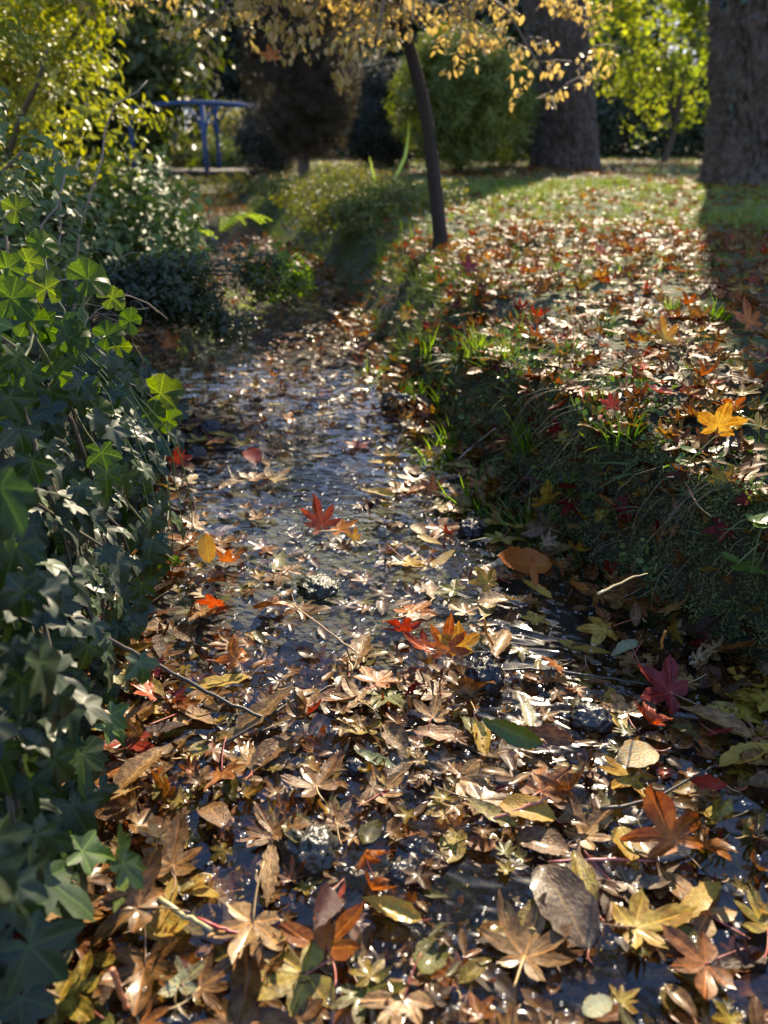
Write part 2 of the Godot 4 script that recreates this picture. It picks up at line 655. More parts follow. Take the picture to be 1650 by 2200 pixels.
func cover(x: float, d: float) -> float:
	var k := 1.0
	var lane := -0.07 - 0.02 * (d - 1.2)
	k -= 1.0 * exp(-pow((x - lane) / 0.17, 2.0)) * smoothstep(1.08, 1.3, d) * smoothstep(2.7, 2.2, d)
	k -= 0.5 * exp(-pow((x + 0.36) / 0.16, 2.0)) * smoothstep(1.65, 1.85, d) * smoothstep(2.8, 2.4, d)
	k -= 0.85 * exp(-pow((x - 0.12) / 0.11, 2.0) - pow((d - 0.72) / 0.045, 2.0))
	k -= 0.7 * exp(-pow((x + 0.11) / 0.07, 2.0) - pow((d - 0.7) / 0.035, 2.0))
	k -= 0.8 * exp(-pow((x - 0.31) / 0.11, 2.0) - pow((d - 1.32) / 0.16, 2.0))
	return clampf(k + 0.25 * clampf(k + 0.2, 0.0, 1.0) * wob.get_noise_2d(x * 180.0, d * 180.0), 0.03, 1.0)


func taken_spot(x: float, d: float, k: float) -> bool:
	for s in spots_kept:
		if absf(x - s[0]) < s[2] * k and absf(d - s[1]) < s[2] * k:
			return true
	return false


func build_fallen_leaves() -> void:
	for e in MARKED:
		spots_kept.append([e[0], e[1], e[3] * (0.45 if e[4] in ["lance", "oval"] else 0.6)])
	for e in STONES:
		spots_kept.append([e[0], e[1], e[3] * 1.1])
	rng.seed = 11
	var scattered := []
	var n_of := {"star": 0, "lance": 0, "curled": 0, "oval": 0}
	var cap := {"star": 225, "lance": 190, "curled": 65, "oval": 55}
	# the leaves afloat in the near half of the brook, one by one
	var d := 0.5
	while d < 2.5:
		var step := 0.058 + 0.018 * (d - 0.5)
		var x := edge_l(d) - 0.02
		while x < edge_r(d) + 0.03:
			var px := x + rr(-0.5, 0.5) * step
			var pd := d + rr(-0.5, 0.5) * step
			x += step
			if taken_spot(px, pd, 0.9) or rng.randf() > cover(px, pd) or not in_frame(Vector3(px, 0, -pd), 1.04):
				continue
			var edge := minf(absf(px - edge_l(pd)), absf(edge_r(pd) - px))
			var q := rng.randf()
			var shape := "star" if q < 0.48 else "lance" if q < 0.83 else "oval" if q < 0.93 else "curled"
			if n_of[shape] >= cap[shape]:
				continue
			n_of[shape] += 1
			var colour := scatter_colour()
			if shape == "lance" and rng.randf() < 0.45:
				colour = ["olive yellow", "olive green", "yellow", "grey green"][rng.randi() % 4]
			var size := {"star": rr(0.044, 0.078), "curled": rr(0.04, 0.064), "lance": rr(0.07, 0.13), "oval": rr(0.05, 0.08)}[shape] as float
			var tilt := 0.09 if rng.randf() < 0.76 else 0.32
			var hgt := ground_h(px, pd) if px > edge_r(pd) or px < edge_l(pd) else 0.0
			var b := up_basis(Vector3(rr(-tilt, tilt), 1, rr(-tilt, tilt)), rr(0, TAU))
			var o := leaf_thing(shape, colour, rng.randi() % 90, size, Vector3(px, maxf(hgt, 0.0) + rr(0.001, 0.013) + (0.012 if edge < 0.1 else 0.0), -pd), b, "", "leaves afloat on the brook")
			scattered.append({"node": o, "pos": o.position, "what": "%s %s leaf%s" % [colour, {"star": "star-shaped", "curled": "curled", "lance": "narrow", "oval": "oval"}[shape], " tilted up" if tilt > 0.3 else ""]})
		d += step * 0.92
	# the nearest ones on the bank
	for i in 150:
		var pd := rr(1.1, 4.2)
		var px := edge_r(pd) + pow(rng.randf(), 0.8) * (0.35 + 0.4 * pd)
		if not in_frame(at_ground(px, pd), 1.0):
			continue
		var shape := "star" if rng.randf() < 0.75 else "curled"
		var limit: int = {"star": 285, "curled": 95}[shape]
		if n_of[shape] >= limit:
			continue
		n_of[shape] += 1
		var colour := scatter_colour()
		if rng.randf() < 0.3:
			colour = ["orange", "yellow", "orange brown", "red", "cream"][rng.randi() % 5]
		var b := up_basis(Vector3(rr(-0.5, 0.5), 1, rr(-0.5, 0.5)), rr(0, TAU))
		var o := leaf_thing(shape, colour, rng.randi() % 90, rr(0.035, 0.06), at_ground(px, pd, rr(0.012, 0.035)), b, "", "leaves lying on the bank")
		scattered.append({"node": o, "pos": o.position, "what": "%s %s bank leaf" % [colour, "star-shaped" if shape == "star" else "curled"]})
	label_scattered(scattered)

	# all the rest: sunk, smaller or farther off
	var rest := Node3D.new()
	put(rest, "fallen_leaves")
	tag(rest, "thick litter of fallen autumn leaves sunk in the brook and strewn over the lawn", "fallen leaves", "", "stuff")
	var low := []
	for i in 5:
		low.append(star_leaf(i * 3 + 61, 1, [0.2, -0.25, 0.4, 0.1, -0.1][i], 0.15, [0.4, -0.4, 0.9, 0.1, 0.3][i], i * 1.3, 0.3, Color(0.8, 0.7, 0.6)))
	for i in 3:
		low.append(blade_leaf(i + 70, [0.15, 0.2, 0.27][i], 6, 0.3, [0.3, -0.35, 0.6][i], 0.3, 0.06, 0.0, [0.2, 0.5, 0.9][i], Color(0.85, 0.75, 0.6)))
	var xf := []
	var cs := []
	for i in 16:
		xf.append([])
		cs.append(PackedColorArray())
	var dry := [0]
	var put_leaf := func(p: Vector3, tilt: float, size: float, colour: String, lance: float) -> void:
		var k := (5 + rng.randi() % 3) if rng.randf() < lance else rng.randi() % 5
		if k >= 5:
			size *= 1.5
		k += dry[0]
		xf[k].append(Transform3D(up_basis(Vector3(rr(-tilt, tilt), 1, rr(-tilt, tilt)), rr(0, TAU)).scaled(Vector3.ONE * size), p))
		var c: Color = tone[colour]
		cs[k].append(shade_col(mix_col(c, Color(c.r, c.g * 0.9, c.b * 0.7), rng.randf()), rr(0.7, 1.2)))
	# sunk leaves
	for i in 2700:
		var pd := 0.4 + (0.9 * rng.randf() if i < 1500 else 7.5 * pow(rng.randf(), 1.7))
		var px := lerpf(edge_l(pd), edge_r(pd), rng.randf())
		var bed := ground_h(px, pd)
		put_leaf.call(Vector3(px, lerpf(bed + 0.004, -0.012, rng.randf() * rng.randf() * pow(cover(px, pd), 2.0)), -pd), 0.12, rr(0.03, 0.06), ["brown", "tan", "orange brown", "olive yellow", "dark brown", "grey brown"][rng.randi() % 6], 0.35)
	# small and far leaves afloat
	for i in 4200:
		var pd := 0.45 + (1.2 * rng.randf() if i < 900 else 14.0 * pow(rng.randf(), 1.6))
		var px := lerpf(edge_l(pd) - 0.05, edge_r(pd) + 0.06, rng.randf())
		if taken_spot(px, pd, 0.7) or rng.randf() > cover(px, pd) * (0.8 if pd < 1.3 else 0.4 if pd < 1.9 else 0.6):
			continue
		var far := smoothstep(2.0, 3.0, pd)
		put_leaf.call(Vector3(px, maxf(ground_h(px, pd) + 0.006, 0.0) + rr(0.0, 0.012), -pd), lerpf(0.14, 0.2, far), rr(0.018, 0.04) * lerpf(0.9, 1.25, far), scatter_colour(), 0.4)
	for i in 900:
		var pd := rr(2.2, 4.8)
		var px := lerpf(edge_l(pd), edge_r(pd), rng.randf())
		put_leaf.call(Vector3(px, rr(0.001, 0.006), -pd), 0.10, rr(0.012, 0.03), ["dark brown", "grey brown", "olive green", "tan", "brown", "olive yellow", "dark brown"][rng.randi() % 7], 0.6)
	# heaps against both edges
	for i in 900:
		var pd := rr(0.7, 7.0)
		var right := rng.randf() < 0.65
		var px := edge_r(pd) + rr(-0.13, 0.05) if right else edge_l(pd) + rr(-0.04, 0.12)
		put_leaf.call(Vector3(px, maxf(ground_h(px, pd), 0.0) + rr(0.0, 0.045), -pd), 0.7, rr(0.03, 0.055), ["brown", "tan", "dark brown", "grey brown", "orange brown", "tan", "cream", "olive yellow"][rng.randi() % 8], 0.2)
	dry[0] = 8
	# bank and lawn
	for i in 19000:
		var q := rng.randf()
		var pd := 1.0 + 4.0 * rng.randf() if q < 0.3 else 4.0 + 9.0 * rng.randf() if q < 0.62 else 12.0 + 10.0 * rng.randf()
		var px := edge_r(pd) + 0.04 + rng.randf() * (0.75 * pd + 1.2)
		var clear := wob.get_noise_2d(px * 28.0 + 400.0, pd * 16.0)
		if clear > (0.06 if pd > 3.5 and pd < 8.0 else 0.16) and rng.randf() < 0.85:
			continue
		var s := px - edge_r(pd)
		if s < bank_w(pd) * 0.7 + 0.02 and rng.randf() < 0.7:
			continue
		var colour := scatter_colour()
		var h := rng.randf()
		if h < 0.5:
			colour = ["tan", "cream", "grey brown", "orange brown", "orange brown", "vermilion", "yellow", "orange", "red", "olive yellow"][rng.randi() % 10]
		put_leaf.call(at_ground(px, pd, rr(0.008, 0.04)), 0.36, rr(0.03, 0.058), colour, 0.12)
	# bank and left side close to the viewer, beyond the frame
	for i in 1500:
		var pd := rr(-0.6, 1.7)
		var px := edge_r(pd) + 0.04 + rng.randf() * 2.2
		put_leaf.call(at_ground(px, pd, rr(0.008, 0.035)), 0.36, rr(0.03, 0.058), scatter_colour(), 0.15)
	for i in 1300:
		var pd := rr(-0.6, 3.4)
		var px := edge_l(pd) - 0.5 - rng.randf() * 2.4
		put_leaf.call(at_ground(px, pd, rr(0.005, 0.03)), 0.5, rr(0.03, 0.055), scatter_colour(), 0.3)
	# caught on the steep face
	for i in 420:
		var pd := rr(0.9, 3.2)
		var px := edge_r(pd) + rng.randf() * (bank_w(pd) + 0.02)
		put_leaf.call(at_ground(px, pd, rr(0.005, 0.03)) + Vector3(-0.012, 0, 0), 0.9, rr(0.022, 0.046), ["brown", "tan", "dark brown", "grey brown", "olive yellow", "dark red"][rng.randi() % 6], 0.2)
	# the left bank beyond the ivy
	for i in 2600:
		var pd := rr(2.4, 17.0)
		var px := edge_l(pd) - rng.randf() * 2.0
		put_leaf.call(at_ground(px, pd, rr(0.005, 0.03)), 0.5, rr(0.03, 0.055), scatter_colour(), 0.3)
	for j in 16:
		var k := j % 8
		var m := mat(Color.WHITE, 0.46, Color(0.95, 0.85, 0.6) * 1.0, tex["lobed_old" if k < 3 else "lobed_fresh" if k < 5 else "blade_old"], true, 0.36 if j < 8 else 0.34)
		if j < 8:
			m.clearcoat_enabled = true
			m.clearcoat = 0.22
			m.clearcoat_roughness = 0.16
		many("star_leaves" if k < 5 else "narrow_leaves", low[k], m, xf[j], cs[j], rest)


# the leaves that catch the eye: [x, d, height, size, shape, colour, yaw, tilt x, tilt z, variant, label, phrase by which others are told]
func build_marked_leaves() -> void:
	rng.seed = 5
	for e in MARKED:
		var b := Basis(Vector3(0, 1, 0), deg_to_rad(e[6])) * Basis(Vector3(1, 0, 0), deg_to_rad(e[7])) * Basis(Vector3(0, 0, 1), deg_to_rad(e[8]))
		var pos := Vector3(e[0], e[2] + 0.006, -e[1])
		if e[2] > 0.2:
			pos.y = maxf(pos.y, ground_h(e[0], e[1]) + 0.02)
		leaf_thing(e[4], e[5], e[9], e[3], pos, b, e[10], "")
		if e[11]:
			landmarks.append([pos, e[11]])


# ---------------------------------------------------------------- setting

func build_ground() -> void:
	var xs := [-400.0, -150.0, -60.0, -30.0, -18.0, -12.0, -9.0, -7.0, -5.5, -4.5, -3.8, -3.3, -2.9, -2.6, -2.35, -2.1]
	var x := -1.95
	while x < -0.8:
		xs.append(x)
		x += 0.04
	while x < 1.0:
		xs.append(x)
		x += 0.0145
	while x < 3.0:
		xs.append(x)
		x += 0.05
	while x < 8.0:
		xs.append(x)
		x += 0.25
	xs.append_array([9.0, 11.0, 14.0, 18.0, 25.0, 40.0, 80.0, 150.0, 400.0])
	var ds := [-300.0, -80.0, -30.0, -12.0, -5.0, -2.0, -1.0, -0.4, 0.0]
	var d := 0.2
	while d < 3.2:
		ds.append(d)
		d += 0.02
	while d < 14.0:
		ds.append(d)
		d *= 1.013
	while d < 40.0:
		ds.append(d)
		d *= 1.06
	ds.append_array([50.0, 70.0, 100.0, 160.0, 260.0, 420.0])
	var nx := xs.size()
	var v := PackedVector3Array()
	var c := PackedColorArray()
	for dd in ds:
		var l := edge_l(dd)
		var r := edge_r(dd)
		for xx in xs:
			var h := ground_h(xx, dd)
			var n := 0.5 + 0.5 * wob.get_noise_2d(xx * 40.0, dd * 40.0)
			var col := Color(0.034, 0.026, 0.015)
			if xx > r or xx < l:
				var s: float = xx - r if xx > r else l - xx
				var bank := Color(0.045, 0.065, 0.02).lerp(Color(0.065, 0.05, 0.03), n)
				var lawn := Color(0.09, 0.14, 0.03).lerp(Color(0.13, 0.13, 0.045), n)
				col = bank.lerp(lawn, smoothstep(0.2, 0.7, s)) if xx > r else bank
			else:
				col = col.lerp(Color(0.05, 0.055, 0.012), smoothstep(0.45, 0.7, n))
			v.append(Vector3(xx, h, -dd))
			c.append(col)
	var idx := PackedInt32Array()
	for j in ds.size() - 1:
		for i in nx - 1:
			var a := j * nx + i
			idx.append_array([a, a + nx, a + 1, a + 1, a + nx, a + nx + 1])
	var arr := []
	arr.resize(Mesh.ARRAY_MAX)
	arr[Mesh.ARRAY_VERTEX] = v
	arr[Mesh.ARRAY_COLOR] = c
	arr[Mesh.ARRAY_INDEX] = idx
	var am := ArrayMesh.new()
	am.add_surface_from_arrays(Mesh.PRIMITIVE_TRIANGLES, arr)
	var st := SurfaceTool.new()
	st.create_from(am, 0)
	st.generate_normals()
	var m := mat(Color.WHITE, 0.9, Color.BLACK, noise_tex(31, 0.02, FastNoiseLite.TYPE_SIMPLEX, 512, 0.0, Color(0.55, 0.52, 0.5), Color(1, 1, 1)), true)
	m.uv1_triplanar = true
	m.uv1_world_triplanar = true
	m.uv1_scale = Vector3.ONE * 1.7
	m.heightmap_enabled = true
	m.heightmap_texture = noise_tex(32, 0.03, FastNoiseLite.TYPE_SIMPLEX)
	m.heightmap_scale = 3.0
	m.cull_mode = BaseMaterial3D.CULL_BACK
	tag(mi("ground", st.commit(), m), "earth bed of the brook with a steep mossy bank and lawn", "", "", "structure")


func build_water() -> void:
	var big := FastNoiseLite.new()
	big.seed = 4
	big.frequency = 1.0
	big.fractal_octaves = 3
	var st := st_new()
	var rows := []
	var d := 0.3
	while d < 14.0:
		var row := []
		var l := edge_l(d) - 0.05
		var r := edge_r(d) + 0.06
		var n := 110 if d < 3.2 else 40
		n = 110
		for i in n + 1:
			var x := lerpf(l, r, float(i) / n)
			var calm := 0.35 + 0.65 * (0.5 + 0.5 * big.get_noise_2d(x * 2.2 + 50.0, d * 2.0))
			var y := (0.0056 * big.get_noise_2d(x * 9.0 + 2.0 * big.get_noise_2d(x * 3.0, d * 3.0), d * 24.0) + 0.0026 * big.get_noise_2d(x * 34.0, d * 60.0 + 40.0)) * calm
			row.append(Vector3(x, y, -d))
		rows.append(row)
		d += 0.0085 if d < 1.6 else 0.012 if d < 3.2 else 0.06
	var v := PackedVector3Array()
	var idx := PackedInt32Array()
	var w: int = rows[0].size()
	for row in rows:
		for p in row:
			v.append(p)
	for j in rows.size() - 1:
		for i in w - 1:
			var a := j * w + i
			idx.append_array([a, a + w, a + 1, a + 1, a + w, a + w + 1])
	var arr := []
	arr.resize(Mesh.ARRAY_MAX)
	arr[Mesh.ARRAY_VERTEX] = v
	arr[Mesh.ARRAY_INDEX] = idx
	var am := ArrayMesh.new()
	am.add_surface_from_arrays(Mesh.PRIMITIVE_TRIANGLES, arr)
	var s2 := SurfaceTool.new()
	s2.create_from(am, 0)
	s2.generate_normals()
	var m := StandardMaterial3D.new()
	m.transparency = BaseMaterial3D.TRANSPARENCY_ALPHA
	m.albedo_color = Color(0.2, 0.19, 0.1, 0.04)
	m.roughness = 0.055
	m.metallic_specular = 0.5
	tag(mi("water", s2.commit(), m), "shallow clear rippling water of the brook reflecting pale sky", "", "", "structure")


func stone(called: String, pos: Vector3, r: Vector3, c: Color, label: String, phrase: String, rough := 0.35, moss := false) -> void:
	var m := mat(c, 0.35, Color.BLACK, noise_tex(41, 0.05, FastNoiseLite.TYPE_SIMPLEX, 256, 0.0, Color(0.35, 0.35, 0.35), Color(1, 1, 1)))
	m.uv1_triplanar = true
	m.uv1_scale = Vector3.ONE * 14.0
	m.heightmap_enabled = true
	m.heightmap_texture = noise_tex(43, 0.06, FastNoiseLite.TYPE_CELLULAR, 256)
	m.heightmap_scale = 0.5 if c.r < 0.036 else 0.15
	var o := mi(called, blob_mesh(r, rough, 160.0, 26, pos.x * 900.0), m)
	o.position = pos
	o.rotation.y = pos.x * 9.0
	tag(o, label, "stone")
	landmarks.append([pos, phrase])


func build_stones() -> void:
	for e in STONES:
		stone("stone", Vector3(e[0], e[2], -e[1]), Vector3(e[3], e[4], e[5]), e[6], e[7], e[8])
	# pebbles of the bed where the water is clear
	rng.seed = 77
	var xf := []
	var cs := PackedColorArray()
	for i in 640:
		var pd := rr(0.6, 0.85) if i < 500 else rr(0.5, 2.6)
		var px := 0.12 + rr(-0.2, 0.2) if i < 500 else lerpf(edge_l(pd), edge_r(pd), rr(0.1, 0.9))
		var s := rr(0.004, 0.013)
		xf.append(Transform3D(Basis.from_euler(Vector3(rr(-0.3, 0.3), rr(0, 6), 0)).scaled(Vector3(s * rr(0.8, 1.5), s * 0.7, s)), Vector3(px, ground_h(px, pd) + s * 0.2, -pd)))
		cs.append(Color(0.10, 0.075, 0.045) * rr(0.4, 1.5))
	var g := many("gravel", blob_mesh(Vector3.ONE, 0.3, 90.0, 8), mat(Color.WHITE, 0.4, Color.BLACK, null, true), xf, cs)
	tag(g, "brown pebbles on the bed of the brook under clear water", "gravel", "", "stuff")
	# beads of water on the floating leaves
	xf = []
	cs = PackedColorArray()
	for i in 2400:
		var pd := 0.5 + 2.6 * pow(rng.randf(), 1.2)
		var px := lerpf(edge_l(pd), edge_r(pd), rng.randf())
		var s := rr(0.0010, 0.0028)
		xf.append(Transform3D(Basis.from_scale(Vector3(s * rr(1.0, 1.8), s * 0.7, s * rr(1.0, 1.8))), Vector3(px, rr(0.002, 0.014), -pd)))
		cs.append(Color.WHITE)
	var dm := StandardMaterial3D.new()
	dm.transparency = BaseMaterial3D.TRANSPARENCY_ALPHA
	dm.albedo_color = Color(0.8, 0.8, 0.8, 0.05)
	dm.roughness = 0.2
	var ball := SphereMesh.new()
	ball.radius = 1.0
	ball.height = 2.0
	ball.radial_segments = 12
	ball.rings = 6
	tag(many("water_drops", ball, dm, xf, cs), "tiny beads of water glinting on the floating leaves", "water drops", "", "stuff")


func build_twigs() -> void:
	rng.seed = 21
	var bark := mat(Color(0.10, 0.07, 0.045), 0.5, Color.BLACK, noise_tex(45, 0.08, FastNoiseLite.TYPE_SIMPLEX, 128, 0.0, Color(0.4, 0.4, 0.4), Color(1, 1, 1)))
	bark.uv1_triplanar = true
	bark.uv1_scale = Vector3.ONE * 20.0
	for e in TWIGS:
		var st := st_new()
		var pts := []
		for p in e[0]:
			pts.append(Vector3(p[0], p[2], -p[1]))
		var dense := []
		for i in pts.size() - 1:
			for k in 5:
				dense.append(pts[i].lerp(pts[i + 1], k / 5.0) + Vector3(rr(-1, 1), rr(-1, 1), rr(-1, 1)) * e[1] * 0.5)
		dense.append(pts[-1])
		tube(st, dense, e[1], e[2], 7, 0.25)
		var o := mi(e[6], st_end(st), bark if e[3] == Color.BLACK else mat(e[3], 0.4))
		tag(o, e[4], "twig")
		if e[5]:
			landmarks.append([pts[pts.size() / 2], e[5]])


# ---------------------------------------------------------------- ivy and the left bank

func ivy_surface(d: float, t: float) -> Array:
	# t 0 at the water, 1 at the brow, beyond 1 on over the top; gives a point and the way the leaves face
	var l := edge_l(d)
	var top := tbl(ivy_height, d)
	var x := 0.0
	var y := 0.0
	var n := Vector3.ZERO
	if t < 1.0:
		x = l - 0.065 + 0.05 * sin(t * PI * 0.9) - 0.13 * t * t
		y = top * t
		n = Vector3(0.8, 0.35 + 0.3 * t, 0.35)
	else:
		x = l - 0.18 - (t - 1.0) * 0.5
		y = top + 0.03 * sin((t - 1.0) * 5.0)
		n = Vector3(0.25, 1.0, 0.25)
	var b := 0.09 * wob.get_noise_2d(d * 190.0 + 30.0, t * 110.0)
	return [Vector3(x + b + 0.03, y + b * 0.5, -d), n]


func build_ivy() -> void:
	rng.seed = 31
	var o := thing("ivy_plant", Vector3(-0.45, 0, -1.3), "thick curtain of dark green ivy hanging over the bank beside the brook", "ivy")
	var off := -o.position
	landmarks.append([Vector3(-0.40, 0.03, -0.8), "ivy curtain's foot"])
	var variants := []
	for i in 10:
		variants.append(ivy_leaf(i * 3 + 1, 2, [-0.1, -0.25, 0.1, -0.2][i % 4], [0.12, 0.3, 0.0][i % 3], [-0.4, -0.9, 0.2][i % 3]))
	var mats := []
	for c in [Color(0.050, 0.100, 0.026), Color(0.036, 0.074, 0.022), Color(0.072, 0.124, 0.030), Color(0.038, 0.068, 0.024), Color(0.11, 0.19, 0.045), Color(0.17, 0.26, 0.04), Color(0.14, 0.10, 0.05), Color(0.30, 0.26, 0.06)]:
		var bright: bool = c.g > 0.15
		var m := mat(c, rr(0.42, 0.55), Color(0.95, 1.0, 0.22) * (1.1 if bright else 0.5), tex["ivy"], true, 0.5)
		mats.append(m)
	# woody runners and stems
	var stem_m := mat(Color(0.09, 0.075, 0.045), 0.7)
	for i in 16:
		var d := rr(0.5, 2.4)
		var pts := []
		var t := rr(1.0, 1.2)
		for k in 9:
			var s := ivy_surface(d, t)
			pts.append(s[0] + Vector3(0.02, 0, 0) + off)
			t -= rr(0.08, 0.13)
			d += rr(-0.06, 0.05)
		var st := st_new()
		tube(st, pts, rr(0.003, 0.006), 0.002, 5)
		mi("stem", st_end(st), stem_m, o)
	var count := 0
	var xf := []
	var cs := []
	for i in 4:
		xf.append([])
		cs.append(PackedColorArray())
	var low := []
	for i in 4:
		low.append(ivy_leaf(i * 5 + 2, 1, -0.2, 0.15, -0.4))
	var tries := 0
	while tries < 2900:
		tries += 1
		var d := 0.36 + 2.4 * pow(rng.randf(), 1.15)
		var t := rr(-0.02, 1.25) if tries <= 1750 else rr(1.25, 3.2)
		var s := ivy_surface(d, t)
		var deep := rng.randf()
		var p: Vector3 = s[0] + (s[1] as Vector3).normalized() * lerpf(-0.04, 0.075, deep)
		if tries % 7 == 0:
			p += Vector3(rr(0.02, 0.09), rr(-0.02, 0.05), 0.02)
		if p.y < 0.0:
			continue
		var n: Vector3 = ((s[1] as Vector3).normalized() + Vector3(rr(-0.7, 0.7), rr(-0.5, 0.8), rr(-0.7, 0.8) + (0.7 if t > 0.65 else 0.0))).normalized()
		# tip hangs downwards
		var down := Vector3(rr(-0.5, 0.5), -1, rr(-0.4, 0.4))
		var z := -(down - n * n.dot(down)).normalized()
		var b := Basis(n.cross(z).normalized(), n, z)
		var size := rr(0.028, 0.058) * (1.0 + 0.2 * float(d < 0.8))
		if d > 1.4:
			size *= 0.9
		var young: bool = (t > 0.75 and rng.randf() < 0.5) or rng.randf() < 0.07
		if count < 300 and deep > 0.5 and in_frame(p, 1.02):
			var lf := MeshInstance3D.new()
			lf.mesh = variants[rng.randi() % 10]
			lf.material_override = mats[4 + rng.randi() % 2 if young else 6 + rng.randi() % 2 if rng.randf() < 0.035 else rng.randi() % 4]
			lf.transform = Transform3D(b.scaled(Vector3.ONE * size), p + off)
			put_numbered(lf, "leaf", count, o)
			count += 1
		else:
			var k := rng.randi() % 4
			xf[k].append(Transform3D(b.scaled(Vector3.ONE * size), p + off))
			var c := Color(0.038, 0.074, 0.024) if not young else Color(0.13, 0.21, 0.04)
			cs[k].append(c * rr(0.7, 1.3))
	var lm := mat(Color.WHITE, 0.5, Color(0.95, 1.0, 0.22) * 0.5, tex["ivy"], true, 0.46)
	for k in 4:
		many("leaves", low[k], lm, xf[k], cs[k], o)


func cluster(called: String, o: Node3D, m: Mesh, material: Material, spots: Array, size: Vector2, n: int, ca: Color, cb: Color, upright := 0.6, gap := 0.0) -> void:
	# spots: [centre, radii] ellipsoids filled with sprigs, thicker towards the outside
	var xf := []
	var cs := PackedColorArray()
	var total := 0.0
	for s in spots:
		total += s[1].x * s[1].z + s[1].x * s[1].y
	for s in spots:
		var k := int(n * (s[1].x * s[1].z + s[1].x * s[1].y) / total)
		for i in k:
			var v := Vector3(rng.randfn(), rng.randfn(), rng.randfn()).normalized()
			var q := pow(rng.randf(), 0.42)
			var p: Vector3 = s[0] + v * q * s[1]
			if wob.get_noise_3d(p.x * 90.0 + 11.0, p.y * 90.0, p.z * 90.0) < gap - 0.3:
				continue
			if p.y + o.position.y < ground_h(p.x + o.position.x, -(p.z + o.position.z)) + 0.02:
				continue
			var dir := (v * (1.0 - upright) + Vector3(0, upright, 0) + Vector3(rr(-0.5, 0.5), rr(-0.5, 0.5), rr(-0.5, 0.5))).normalized()
			var b := up_basis(dir, rr(0, TAU)).scaled(Vector3.ONE * rr(size.x, size.y))
			xf.append(Transform3D(b, p))
			cs.append(mix_col(ca, cb, clampf(0.5 + 0.9 * wob.get_noise_3d(p.x * 60.0, p.y * 60.0 + 70.0, p.z * 60.0) + rr(-0.3, 0.3), 0, 1)) * rr(0.8, 1.2))
	many(called, m, material, xf, cs, o)


func limbs(o: Node3D, material: Material, starts: Array, r: float, called := "branch") -> void:
	for e in starts:
		var st := st_new()
		tube(st, curve(e[0], e[1], Vector3(rr(-0.1, 0.1), rr(-0.05, 0.15), rr(-0.1, 0.1)) * (e[1] - e[0]).length() * 0.5, 7, 0.02 * (e[1] - e[0]).length()), r, r * 0.35, 6)
		mi(called, st_end(st), material, o)


# ---------------------------------------------------------------- plants

